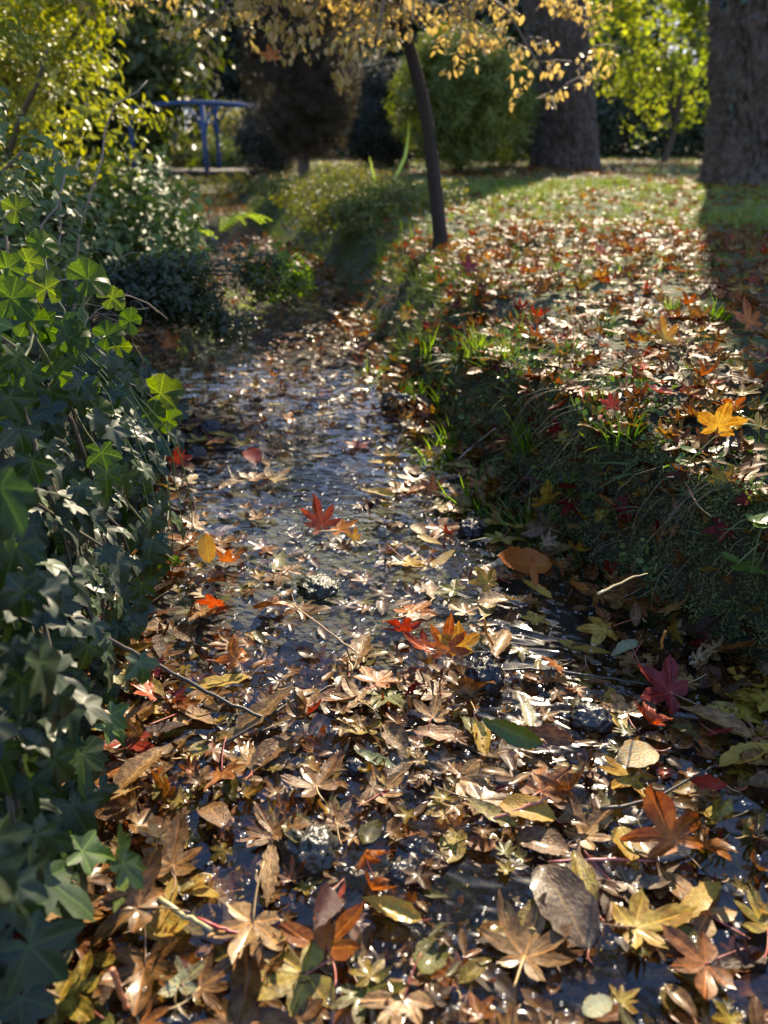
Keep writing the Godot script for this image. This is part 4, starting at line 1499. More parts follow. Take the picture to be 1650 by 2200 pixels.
func bush(called: String, pos: Vector3, spots: Array, n: int, size: Vector2, m: Mesh, material: Material, ca: Color, cb: Color, label: String, category: String, upright := 0.4, gap := 0.0, trunk := 0.0, part := "foliage") -> Node3D:
	var o := thing(called, pos, label, category)
	var wood := mat(Color(0.07, 0.055, 0.045), 0.9)
	if trunk > 0.0:
		var st := st_new()
		var c: Vector3 = spots[0][0]
		tube(st, curve(Vector3(0, -0.2, 0), Vector3(c.x, c.y + spots[0][1].y * 0.5, c.z), Vector3(rr(-0.1, 0.1), 0, 0), 8, trunk * 0.2), trunk, trunk * 0.4, 9)
		mi("trunk", st_end(st), wood, o)
		for s in spots:
			var sb := st_new()
			tube(sb, curve(c * 0.6, s[0], Vector3(0, 0.1, 0), 5, 0.05), trunk * 0.4, trunk * 0.12, 6)
			mi("branch", st_end(sb), wood, o)
	cluster(part, o, m, material, spots, size, n, ca, cb, upright, gap)
	o.get_node(part).set_meta("kind", "stuff")
	return o


func build_background() -> void:
	rng.seed = 91
	var leafy := mat(Color.WHITE, 0.45, Color(1.0, 1.0, 0.3) * 0.9, null, true)
	var dark := mat(Color.WHITE, 0.6, Color(0.8, 1.0, 0.3) * 0.35, null, true)
	var needle := sprig(61, 20, 0.26, 0.22, 0.25, 0.2)
	var broad := sprig(62, 14, 0.24, 0.6, 0.35, 0.35)
	var big := sprig(63, 9, 0.34, 0.75, 0.35, 0.4)
	# the clipped yew with its rounded foot
	bush("clipped_yew", at_ground(-1.0, 11.2), [[Vector3(0, 1.2, 0), Vector3(0.70, 0.95, 0.70)], [Vector3(0, 1.8, 0), Vector3(0.66, 0.9, 0.66)], [Vector3(0.1, 0.8, 0), Vector3(0.5, 0.62, 0.5)]], 12000, Vector2(0.09, 0.14), needle, mat(Color.WHITE, 0.6, Color(1.0, 1.0, 0.3) * 0.8, null, true), Color(0.042, 0.030, 0.015), Color(0.068, 0.048, 0.022), "large dark brownish clipped yew with rounded foot beside the blue railing", "yew", 0.5, 0.0, 0.09)
	bush("round_bush", at_ground(-1.62, 13.6), [[Vector3(-0.1, 0.45, 0), Vector3(0.4, 0.5, 0.5)]], 1200, Vector2(0.18, 0.3), needle, dark, Color(0.03, 0.035, 0.016), Color(0.055, 0.05, 0.025), "shaggy dark bush tucked between the railing and the clipped yew", "bush", 0.5, 0.1, 0.05)
	bush("round_bush", at_ground(0.05, 15.0), [[Vector3(0, 0.7, 0), Vector3(0.62, 0.75, 0.6)]], 2000, Vector2(0.2, 0.32), needle, dark, Color(0.022, 0.03, 0.015), Color(0.04, 0.045, 0.02), "low rounded very dark bush behind the young tree", "bush", 0.4, 0.0, 0.06)
	bush("round_bush", at_ground(1.12, 13.0), [[Vector3(0, 0.85, 0), Vector3(0.95, 0.85, 0.85)], [Vector3(-0.1, 1.25, 0), Vector3(0.6, 0.5, 0.6)]], 4200, Vector2(0.16, 0.28), sprig(65, 16, 0.24, 0.35, 0.25, 0.2), leafy, Color(0.10, 0.15, 0.03), Color(0.26, 0.30, 0.05), "rounded bright green bush right of the young tree's stem", "bush", 0.5, 0.0, 0.07)
	bush("round_bush", at_ground(2.1, 15.5), [[Vector3(0, 0.8, 0), Vector3(0.7, 0.8, 0.6)]], 2400, Vector2(0.18, 0.3), sprig(66, 16, 0.24, 0.35, 0.25, 0.2), leafy, Color(0.05, 0.08, 0.018), Color(0.12, 0.15, 0.03), "smaller dull green bush against the farther big trunk", "bush", 0.5, 0.0, 0.05)
	# the sunlit tree between the two big trunks
	bush("sunlit_tree", at_ground(5.6, 18.0), [[Vector3(0.2, 1.3, 0), Vector3(1.3, 0.8, 1.0)], [Vector3(-0.8, 2.3, 0.1), Vector3(1.3, 0.9, 1.0)], [Vector3(0.9, 2.1, -0.1), Vector3(1.1, 0.9, 1.0)], [Vector3(-0.5, 3.4, 0), Vector3(1.5, 0.8, 1.0)], [Vector3(0.6, 3.6, 0), Vector3(1.0, 0.7, 0.8)]], 1250, Vector2(0.24, 0.46), big, mat(Color.WHITE, 0.42, Color(1.0, 1.0, 0.4) * 1.2, null, true), Color(0.14, 0.21, 0.05), Color(0.34, 0.37, 0.11), "small tree of glowing yellow-green leaves between the two big trunks", "tree", 0.3, 0.34, 0.08, "crown")
	# hedge behind the lawn
	for e in [[4.2, "dark clipped hedge behind the lawn, left stretch behind the sunlit tree"], [8.8, "dark clipped hedge behind the lawn, stretch ending at the nearer trunk"], [-0.4, "dark hedge behind the low rounded bush"]]:
		bush("hedge", at_ground(e[0], 22.5), [[Vector3(-1.5, 0.8, 0), Vector3(1.4, 1.2, 0.7)], [Vector3(0, 0.9, 0), Vector3(1.5, 1.3, 0.7)], [Vector3(1.5, 0.8, 0), Vector3(1.4, 1.2, 0.7)]], 3200, Vector2(0.3, 0.5), broad, dark, Color(0.028, 0.045, 0.02), Color(0.05, 0.075, 0.03), e[1], "hedge", 0.4)
	# the wall of trees behind
	var i := 0
	for e in TREES:
		var h: float = e[3]
		var w: float = e[2]
		var o := bush("background_tree", at_ground(e[0], e[1]), [[Vector3(0, h * 0.28, 0), Vector3(w, h * 0.3, w * 0.8)], [Vector3(w * 0.3, h * 0.55, 0), Vector3(w * 0.95, h * 0.3, w * 0.8)], [Vector3(-w * 0.3, h * 0.62, 0.2), Vector3(w * 0.8, h * 0.28, w * 0.8)], [Vector3(0, h * 0.82, 0), Vector3(w * 0.65, h * 0.22, w * 0.6)]], int(e[6] * 1.6), Vector2(0.55, 0.95), broad if i % 2 else big, leafy if e[5] > 0.5 else dark, e[4], mix_col(e[4], Color(0.12, 0.14, 0.03), 0.4 * e[5] + 0.15), e[7], "tree", 0.3, 0.04 if e[1] > 32 else 0.16, 0.16, "crown")
		i += 1
	# the sunlit garden seen beneath the railing
	for e in [[-4.9, 23.0, 0.55, 0.7, Color(0.35, 0.33, 0.10), "pale yellow flowering shrub seen under the blue railing"], [-4.1, 24.0, 0.8, 1.0, Color(0.38, 0.33, 0.19), "rounded cream shrub in the sun beyond the footbridge"], [-5.6, 21.5, 0.45, 0.8, Color(0.45, 0.44, 0.36), "whitish shrub just right of the railing post"], [-3.4, 19.5, 0.55, 0.5, Color(0.14, 0.18, 0.04), "low green shrub below the cream shrub"]]:
		bush("garden_shrub", at_ground(e[0], e[1]), [[Vector3(0, e[3] * 0.6, 0), Vector3(e[2], e[3] * 0.6, e[2])]], 700, Vector2(0.2, 0.34), broad, leafy, e[4], mix_col(e[4], Color(0.3, 0.35, 0.06), 0.5), e[5], "shrub", 0.4, 0.1)


func build_footbridge() -> void:
	rng.seed = 95
	var o := thing("footbridge", Vector3(-2.55, 0.30, -15.0), "footbridge with dark plank deck and blue railing of curved brackets over the brook", "footbridge")
	var blue := mat(Color(0.036, 0.080, 0.19), 0.7)
	var plank := mat(Color(0.035, 0.03, 0.027), 0.8)
	for i in 18:
		var b := BoxMesh.new()
		b.size = Vector3(0.135, 0.045, 1.3)
		var p := MeshInstance3D.new()
		p.mesh = b
		p.material_override = plank
		p.position = Vector3(-1.67 + i * 0.145, rr(-0.003, 0.003), 0)
		put_numbered(p, "plank", i, o)
	for z in [-0.55, 0.55]:
		var bm := BoxMesh.new()
		bm.size = Vector3(2.66, 0.14, 0.09)
		var beam := mi("beam", bm, plank, o)
		beam.position = Vector3(-0.43, -0.095, z)
		var railing := Node3D.new()
		put(railing, "railing", o)
		var rail := st_new()
		var pts := []
		for k in 13:
			var t := k / 12.0
			pts.append(Vector3(lerpf(-1.6, 0.8, t), 0.92 + 0.10 * sin(PI * t), z))
		tube(rail, pts, 0.034, 0.034, 8)
		mi("handrail", st_end(rail), blue, railing)
		for x in [-1.5, -0.33, 0.75]:
			var ps := st_new()
			tube(ps, [Vector3(x, 0.0, z), Vector3(x, 0.5, z), Vector3(x, 0.92 + 0.06 * float(x == -0.33), z)], 0.042, 0.038, 8)
			mi("post", st_end(ps), blue, railing)
			for s in [-1.0, 1.0]:
				if x + s * 0.3 > 0.8 or x + s * 0.3 < -1.6:
					continue
				var cs := st_new()
				var arc := []
				for k in 9:
					var a := PI * 0.5 * k / 8.0
					arc.append(Vector3(x + s * (0.02 + 0.27 * (1.0 - cos(a))), 0.52 + 0.42 * sin(a), z))
				tube(cs, arc, 0.022, 0.018, 6)
				mi("bracket", st_end(cs), blue, railing)


var MARKED := [
	[-0.147, 1.726, 0.014, 0.081, "star", "vermilion", 20, 38, -8, 0, "vivid orange-red star leaf standing up from the open water", "vivid red leaf standing in the open water"],
	[-0.107, 1.708, 0.012, 0.059, "star", "orange", -70, 12, 5, 3, "orange star leaf lying under the vivid red one in open water", ""],
	[-0.064, 1.665, 0.012, 0.030, "star", "yellow", 10, 55, 10, 4, "small yellow-orange leaf standing just right of the vivid red one", ""],
	[-0.373, 1.533, 0.02, 0.064, "oval", "yellow", 10, 60, 0, 1, "bright yellow curled leaf standing beside the ivy", "bright yellow leaf beside the ivy"],
	[-0.335, 1.543, 0.018, 0.048, "star", "orange", 200, 50, 20, 2, "orange star leaf leaning on the bright yellow leaf by the ivy", ""],
	[-0.325, 1.355, 0.025, 0.046, "star", "vermilion", 150, 58, -25, 1, "red star leaf standing upright at the foot of the ivy", "upright red leaf at the ivy"],
	[-0.255, 1.178, 0.02, 0.038, "curled", "orange", 40, 35, 0, 2, "crumpled bright orange leaf below the upright red one", "crumpled orange leaf"],
	[-0.315, 1.185, 0.02, 0.049, "curled", "dark brown", 120, 25, 10, 1, "crumpled dark brown leaf left of the crumpled orange one", ""],
	[-0.378, 1.082, 0.02, 0.041, "star", "vermilion", 80, 25, -15, 5, "red star leaf lying low against the ivy by the long twig", "red leaf against the ivy"],
	[-0.388, 1.138, 0.02, 0.040, "star", "crimson", 30, 20, 10, 6, "dark pink star leaf half under the ivy by the long twig", ""],
	[-0.131, 1.029, 0.02, 0.068, "curled", "brown", -60, 20, 15, 3, "curled brown leaf with its back up at the end of the long twig", "curled brown leaf at the twig's end"],
	[-0.112, 1.038, 0.022, 0.033, "star", "red", 250, 48, 10, 2, "rusty red leaf lobe folded over the curled brown leaf", ""],
	[-0.043, 1.085, 0.006, 0.059, "star", "tan", 25, 4, 3, 3, "pale tan star leaf lying flat in the middle of the brook", "pale tan leaf in mid-brook"],
	[0.042, 1.096, 0.02, 0.036, "curled", "dark red", 10, 75, 0, 1, "dark red leaf standing curled left of the black stone", "dark red curled leaf"],
	[0.108, 1.219, 0.014, 0.066, "star", "orange", -20, 50, -12, 0, "large orange star leaf standing with a tall yellow lobe", "large orange standing leaf"],
	[0.133, 1.226, 0.016, 0.052, "star", "yellow", 10, 72, 10, 5, "golden yellow lobe rising from the large orange leaf", ""],
	[0.075, 1.222, 0.014, 0.057, "star", "vermilion", 70, 18, -6, 2, "red leaf spreading left under the large orange one", ""],
	[0.078, 1.043, 0.006, 0.051, "star", "tan", -10, 6, 0, 4, "tan star leaf lying flat below the dark red curled leaf", ""],
	[0.231, 1.082, 0.006, 0.077, "lance", "grey green", 178, 3, 4, 0, "pale grey-green narrow leaf pointing at the viewer right of the black stone", "pale narrow leaf by the black stone"],
	[0.298, 1.176, 0.012, 0.041, "star", "orange", 140, 22, 18, 6, "orange leaf with a yellow tip among the sun glints", "orange leaf among the glints"],
	[0.306, 1.437, 0.015, 0.069, "lance", "orange", 10, 60, 0, 2, "rust red narrow leaf standing upright in the far shallows", "upright rust red leaf"],
	[0.214, 1.458, 0.012, 0.052, "star", "yellow", 40, 35, 10, 1, "yellow star leaf with raised tip left of the upright rust red leaf", ""],
	[0.361, 1.533, 0.02, 0.134, "oval", "orange", 100, 15, 20, 2, "orange oval leaf at the foot of the mossy bank", "orange oval leaf under the bank"],
	[0.421, 1.567, 0.03, 0.049, "star", "yellow", 160, 40, 0, 2, "spotted yellow star leaf leaning on the bank's foot", ""],
	[0.358, 1.668, 0.1, 0.065, "star", "olive yellow", 185, 55, -10, 7, "mustard star leaf hanging on the foot of the grassy bank", "mustard leaf on the bank's foot"],
	[0.158, 1.358, 0.005, 0.046, "star", "tan", 0, 4, 0, 8, "many-fingered tan star leaf floating behind the large orange one", ""],
	[0.466, 1.088, 0.02, 0.074, "star", "crimson", 60, 28, 20, 5, "large faded crimson star leaf crumpled beside the dark right bank", "large crimson leaf by the bank"],
	[0.413, 1.018, 0.015, 0.058, "curled", "vermilion", 110, 22, 0, 4, "glossy red-brown curled leaf below the large crimson leaf", ""],
	[0.502, 0.989, 0.02, 0.044, "star", "crimson", 200, 30, 0, 7, "pinkish red star leaf nearest the shaded bank", ""],
	[0.407, 0.965, 0.008, 0.083, "oval", "cream", 120, 8, 12, 1, "pale cream oval leaf below the crimson leaves", "pale cream leaf"],
	[0.238, 0.972, 0.014, 0.098, "lance", "green", 75, 15, 60, 1, "fresh green narrow leaf folded upwards in mid-brook", "fresh green folded leaf"],
	[0.289, 0.981, 0.01, 0.086, "lance", "orange brown", 80, 8, 30, 4, "brown end of a long folded leaf beside the fresh green one", ""],
	[0.254, 0.876, 0.014, 0.056, "curled", "orange brown", 190, 15, -10, 0, "glossy red-brown cupped leaf with a long stalk", "glossy cupped leaf"],
	[0.177, 0.816, 0.006, 0.082, "lance", "olive yellow", 55, 6, 10, 3, "long olive leaf with a yellow end lying aslant in the near water", "long olive leaf aslant"],
	[0.317, 0.816, 0.008, 0.065, "oval", "yellow", 175, 8, 8, 0, "spotted yellow-green oval leaf standing out in the near brook", "spotted yellow oval leaf"],
	[0.342, 0.808, 0.01, 0.058, "oval", "brown", 172, 8, -8, 3, "smooth red-brown oval leaf beside the spotted yellow one", ""],
	[0.372, 0.781, 0.02, 0.060, "curled", "orange", 20, 18, 0, 5, "crumpled rust-orange leaf in the near shade", "crumpled rust leaf in the shade"],
	[0.412, 0.768, 0.02, 0.055, "curled", "orange brown", 140, 22, 10, 6, "crumpled dark rust leaf right of the other crumpled one", ""],
	[0.482, 0.885, 0.014, 0.069, "lance", "red", 100, 20, 45, 6, "bright red narrow curled leaf near the right edge of the brook", "bright red narrow leaf"],
	[0.014, 0.931, 0.006, 0.069, "lance", "green", 60, 4, 6, 0, "dark green narrow leaf floating in the middle of the brook", "dark green narrow leaf"],
	[-0.117, 0.837, 0.01, 0.067, "oval", "olive green", 185, 14, 4, 2, "olive oval leaf half under water below the curled brown leaf", "olive oval leaf"],
	[-0.063, 0.824, 0.006, 0.043, "star", "brown", 20, 4, 0, 6, "brown star leaf lying flat right of the olive oval leaf", ""],
	[-0.023, 0.753, 0.02, 0.051, "curled", "orange", 30, 65, 0, 7, "tall dry golden leaf curled upright in the near water", "tall dry golden leaf"],
	[-0.014, 0.708, 0.016, 0.041, "curled", "orange", 170, 40, 20, 3, "orange crumpled leaf below the tall dry golden one", ""],
	[-0.064, 0.709, 0.018, 0.094, "lance", "purple", 172, 22, 35, 1, "almost black purple leaf leaning beside the tall golden one", "dark purple leaf"],
	[-0.048, 0.720, 0.014, 0.040, "lance", "red", 165, 15, -30, 2, "red underside of a leaf behind the dark purple one", ""],
	[-0.153, 0.671, 0.006, 0.078, "star", "tan", 170, 6, 4, 3, "large tan star leaf with ochre lobes lying in the near water", "large tan leaf in the near water"],
	[0.157, 0.626, 0.006, 0.081, "star", "tan", -25, 5, 3, 12, "largest tan star leaf with clear veins near the lower edge", "largest veined tan leaf"],
	[0.232, 0.635, 0.006, 0.117, "oval", "grey brown", 20, 5, 4, 4, "broad dull brown leaf beside the largest tan one", "broad dull brown leaf"],
	[0.044, 0.674, 0.006, 0.077, "lance", "yellow", 70, 5, 8, 7, "speckled yellow narrow leaf in the near water", "speckled yellow narrow leaf"],
	[0.214, 0.688, 0.006, 0.066, "oval", "olive yellow", 110, 4, 4, 1, "mustard leaf lying across the clear pebbly pool", "mustard leaf at the pebbly pool"],
	[-0.222, 0.591, 0.008, 0.038, "star", "grey green", 10, 6, 0, 9, "pale grey-green lobed leaf near the lower left of the water", "pale lobed leaf"],
	[0.242, 0.578, 0.008, 0.041, "oval", "grey green", 120, 6, 0, 3, "small grey-green oval leaf near the lower edge", ""],
	[-0.310, 0.732, 0.02, 0.091, "lance", "green", 185, 18, -14, 5, "dark green willowy leaf standing at the foot of the ivy", "dark willowy leaf at the ivy"],
	[0.358, 0.617, 0.006, 0.068, "star", "orange brown", 100, 6, 4, 10, "large golden brown star leaf at the near right", "large golden brown leaf"],
	[-0.137, 0.615, 0.006, 0.044, "star", "brown", -50, 5, 0, 2, "brown star leaf left of the largest tan one", ""],
	[0.022, 0.576, 0.008, 0.054, "star", "tan", 150, 8, 4, 13, "tan star leaf cut by the lower edge of the view", ""],
	[-0.296, 0.787, 0.02, 0.034, "star", "cream", 10, 62, 10, 3, "pale tan star leaf standing upright by the ivy", "pale upright leaf by the ivy"],
	[-0.284, 0.670, 0.03, 0.061, "curled", "brown", 80, 22, 0, 8, "large dry curled brown leaf caught at the foot of the ivy", ""],
	[-0.228, 0.670, 0.006, 0.065, "oval", "yellow", 95, 5, 0, 2, "yellow oval leaf beside the dry curled one at the ivy", ""],
	[-0.527, 2.013, 0.006, 0.067, "star", "cream", 30, 6, 0, 1, "cream star leaf floating near the ivy in murky water", "cream leaf in the murky water"],
	[-0.299, 2.023, 0.006, 0.075, "star", "cream", -40, 6, 0, 4, "cream star leaf with an orange curl farther out in the water", "cream leaf farther out"],
	[-0.358, 2.133, 0.012, 0.088, "oval", "crimson", 20, 10, 10, 1, "round crimson leaf leaning in the murky water", "round crimson leaf"],
	[-0.569, 2.113, 0.02, 0.047, "curled", "red", 10, 60, 0, 2, "red curled leaf standing by the far part of the ivy", "red curled leaf by the far ivy"],
	[-0.305, 2.522, 0.012, 0.047, "star", "orange", 60, 30, 0, 5, "small orange star leaf alone on the far water", "small orange leaf on the far water"],
	[0.125, 1.930, 0.015, 0.055, "star", "orange brown", 10, 60, 0, 6, "orange-brown star leaf standing at the edge of the open water", "orange-brown leaf at the open water"],
	[0.126, 2.187, 0.012, 0.038, "star", "yellow", 30, 50, 0, 0, "small yellow leaf standing at the far edge of the open water", ""],
	[-0.040, 1.822, 0.012, 0.065, "curled", "dark brown", 30, 20, 0, 4, "dark brown shrivelled leaf behind the vivid red one", ""],
	[-0.925, 3.512, 0.02, 0.086, "star", "orange", 20, 40, 0, 2, "orange star leaf beneath the drooping branch", "orange leaf under the drooping branch"],
	[0.608, 1.421, 0.36, 0.070, "star", "yellow", 180, 68, 6, 1, "big yellow star leaf standing on the brow of the bank", "big yellow leaf on the brow"],
	[0.719, 2.082, 0.37, 0.071, "star", "yellow", 30, 55, 0, 2, "golden star leaf standing on the sunlit bank", "golden leaf on the sunlit bank"],
	[0.573, 1.694, 0.37, 0.051, "star", "cream", 80, 25, 0, 5, "creamy yellow star leaf on the bank below the golden one", ""],
	[0.464, 1.610, 0.34, 0.035, "star", "red", 0, 45, 0, 3, "small bright red star leaf at the brow of the bank", "small red leaf at the brow"],
	[0.994, 2.231, 0.38, 0.079, "star", "orange", 30, 50, 10, 4, "orange star leaf standing at the right border of the bank", "orange leaf at the bank's border"],
	[0.960, 3.693, 0.37, 0.098, "star", "vermilion", 60, 35, 0, 6, "orange-red star leaf lit up far on the lawn", "orange-red leaf on the lawn"],
	[0.345, 3.384, 0.36, 0.064, "star", "crimson", 20, 50, 0, 3, "crimson star leaf near the young tree's foot", "crimson leaf by the young tree"],
	[0.071, 2.795, 0.28, 0.050, "star", "yellow", 10, 55, 0, 0, "yellow star leaf high on the far bank slope", "yellow leaf on the far slope"],
	[0.485, 1.904, 0.35, 0.051, "curled", "orange brown", 10, 40, 0, 0, "dry orange curled leaf on the brow among grass", ""],
	[0.510, 1.232, 0.3, 0.039, "star", "purple", 40, 40, -30, 6, "purplish leaf hanging in the shade below the big yellow one", ""],
	[1.113, 2.496, 0.38, 0.076, "star", "orange brown", 100, 25, 0, 8, "ochre star leaf behind the orange one at the bank's border", ""],
	[0.457, 1.356, 0.06, 0.061, "star", "grey brown", 200, 45, 20, 5, "withered brown leaf propped against the mossy bank", "withered leaf at the mossy bank"],
	[0.606, 1.199, 0.03, 0.088, "star", "tan", 190, 45, 0, 1, "large withered tan leaf standing in the shade under the bank", "large withered leaf under the bank"],
	[0.377, 1.681, 0.03, 0.092, "curled", "grey brown", 60, 30, 0, 2, "heap-topping withered leaf under the grassy bank", ""],
]

var STONES := [
	[0.170, 1.145, 0.013, 0.036, 0.028, 0.033, Color(0.035, 0.033, 0.032), "rough black stone standing out of the water in the middle of the brook", "black stone"],
	[-0.098, 0.785, 0.009, 0.037, 0.020, 0.034, Color(0.10, 0.09, 0.06), "grey-green pitted flat stone just above the near water", "pitted grey stone"],
	[0.204, 1.731, 0.010, 0.033, 0.020, 0.030, Color(0.03, 0.028, 0.03), "small wet dark stone at the edge of the open water", "wet dark stone at the open water"],
	[0.043, 2.706, 0.017, 0.056, 0.034, 0.051, Color(0.03, 0.04, 0.014), "small mossy stone at the foot of the far bank", "mossy stone"],
	[0.331, 1.047, 0.008, 0.031, 0.016, 0.029, Color(0.08, 0.075, 0.065), "low wet stone among glints right of the pale narrow leaf", "low wet stone"],
	[-0.636, 2.334, 0.013, 0.043, 0.027, 0.040, Color(0.03, 0.035, 0.03), "dark rounded stone in murky water by the ivy", "dark stone by the ivy"],
	[-0.546, 2.231, 0.009, 0.031, 0.019, 0.029, Color(0.035, 0.035, 0.03), "smaller dark stone right of the dark rounded one", "smaller stone by the ivy"],
	[0.020, 0.749, 0.004, 0.018, 0.009, 0.016, Color(0.06, 0.06, 0.065), "small glistening stone beside the tall golden leaf", "small glistening stone beside the tall golden leaf"],
	[-0.137, 1.462, 0.008, 0.043, 0.016, 0.039, Color(0.035, 0.05, 0.014), "mossy lump barely out of the open water", "mossy lump in the open water"],
	[0.204, 0.734, -0.030, 0.032, 0.014, 0.029, Color(0.12, 0.10, 0.07), "brown flat stone under water in the clear pebbly pool", "brown sunken stone"],
	[-0.549, 2.458, 0.011, 0.037, 0.023, 0.034, Color(0.03, 0.03, 0.028), "black knob of stone farther out in murky water", "black knob of stone farther out"],
	[-0.044, 0.938, 0.005, 0.014, 0.010, 0.013, Color(0.05, 0.05, 0.055), "small dark glinting stone left of the dark green narrow leaf", "small glinting stone"],
]

var TWIGS := [
	[[[-0.449, 1.054, 0.220], [-0.425, 1.037, 0.170], [-0.377, 1.055, 0.120], [-0.320, 1.056, 0.080], [-0.253, 1.050, 0.040], [-0.175, 1.031, 0.012]], 0.0042, 0.0026, Color.BLACK, "long brown twig reaching from the ivy down into the brook", "long twig from the ivy", "twig"],
	[[[-0.269, 0.963, 0.004], [-0.232, 0.997, 0.010], [-0.193, 1.031, 0.016], [-0.141, 1.092, 0.012], [-0.083, 1.135, 0.006]], 0.0032, 0.0018, Color.BLACK, "dark twig lying in the water across the end of the long twig", "dark twig", "twig"],
	[[[0.189, 1.169, 0.012], [0.253, 1.170, 0.014], [0.315, 1.160, 0.014], [0.374, 1.142, 0.016], [0.445, 1.116, 0.020]], 0.0026, 0.0018, Color.BLACK, "thin dark twig among the sun glints right of the black stone", "thin twig among the glints", "twig"],
	[[[-0.266, 0.688, 0.030], [-0.229, 0.665, 0.030], [-0.196, 0.647, 0.030]], 0.0034, 0.0026, Color(0.42, 0.36, 0.18), "straight pale yellow stalk lying beside the ivy in the near water", "pale stalk", "stalk"],
	[[[-0.217, 0.671, 0.020], [-0.190, 0.657, 0.020], [-0.159, 0.654, 0.012]], 0.0022, 0.0018, Color(0.40, 0.06, 0.06), "red leaf stalk crossing the end of the pale stalk", "", "stalk"],
	[[[-0.274, 0.556, 0.090], [-0.271, 0.557, 0.060], [-0.268, 0.562, 0.020]], 0.0034, 0.0026, Color(0.42, 0.16, 0.07), "orange stalk poking up at the lower left of the water", "orange stalk", "stalk"],
	[[[0.147, 0.828, 0.016], [0.187, 0.843, 0.020], [0.227, 0.857, 0.024]], 0.0022, 0.0022, Color(0.40, 0.14, 0.08), "long reddish stalk of the glossy cupped leaf", "", "stalk"],
	[[[0.196, 1.235, 0.020], [0.181, 1.227, 0.050], [0.174, 1.217, 0.085]], 0.0026, 0.002, Color(0.60, 0.24, 0.04), "orange stalk sticking up behind the large orange leaf", "", "stalk"],
	[[[0.492, 1.221, 0.020], [0.489, 1.212, 0.050], [0.488, 1.204, 0.070]], 0.0026, 0.0026, Color(0.55, 0.24, 0.05), "orange stalk standing before the shaded bank", "", "stalk"],
	[[[-0.067, 1.222, 0.004], [-0.052, 1.163, 0.016], [-0.045, 1.199, 0.030]], 0.002, 0.0016, Color(0.5, 0.36, 0.16), "bent straw-coloured stalk on the open water", "", "stalk"],
	[[[-0.179, 1.388, 0.010], [-0.118, 1.309, 0.012], [-0.045, 1.215, 0.014]], 0.0018, 0.0014, Color(0.42, 0.28, 0.14), "thin tan stalk afloat below the mossy lump", "", "stalk"],
	[[[0.210, 0.762, 0.010], [0.281, 0.762, 0.014], [0.343, 0.762, 0.012]], 0.002, 0.002, Color(0.45, 0.14, 0.12), "pinkish stalk lying across the near brook", "", "stalk"],
	[[[0.283, 0.938, 0.300], [0.391, 1.125, 0.220], [0.456, 1.245, 0.160]], 0.0016, 0.0012, Color(0.40, 0.34, 0.18), "pale stalk leaning against the mossy bank", "", "stalk"],
	[[[0.293, 0.839, 0.020], [0.363, 0.846, 0.030], [0.467, 0.896, 0.050]], 0.0026, 0.0016, Color.BLACK, "dark crooked twig across the near right of the brook", "crooked twig", "twig"],
	[[[0.208, 2.140, 0.030], [0.252, 2.144, 0.070], [0.298, 2.078, 0.140]], 0.0022, 0.0014, Color(0.28, 0.24, 0.2), "grey twig leaning on the foot of the grassy bank", "", "twig"],
]

var VINE := [
	[-0.474, 1.350, 0.640, 0.049],
	[-0.536, 1.200, 0.637, 0.051],
	[-0.524, 1.300, 0.634, 0.035],
	[-0.579, 1.300, 0.665, 0.030],
	[-0.500, 1.300, 0.558, 0.041],
	[-0.490, 1.500, 0.584, 0.035],
	[-0.519, 1.200, 0.604, 0.033],
	[-0.491, 1.450, 0.528, 0.034],
	[-0.535, 1.900, 0.289, 0.065],
	[-0.543, 1.850, 0.253, 0.045],
	[-0.490, 1.050, 0.568, 0.029],
	[-0.676, 1.600, 0.726, 0.035],
	[-0.599, 1.500, 0.676, 0.039],
	[-0.493, 1.600, 0.522, 0.034],
	[-0.489, 1.500, 0.496, 0.030],
	[-0.511, 1.250, 0.514, 0.030],
	[-0.501, 1.350, 0.463, 0.027],
	[-0.587, 1.400, 0.662, 0.032],
	[-0.553, 2.000, 0.186, 0.041],
	[-0.491, 1.350, 0.422, 0.030],
	[-0.509, 1.400, 0.035, 0.019],
	[-0.440, 1.520, 0.038, 0.018],
	[-0.465, 1.500, 0.027, 0.023],
	[-0.465, 0.850, 0.279, 0.018],
]

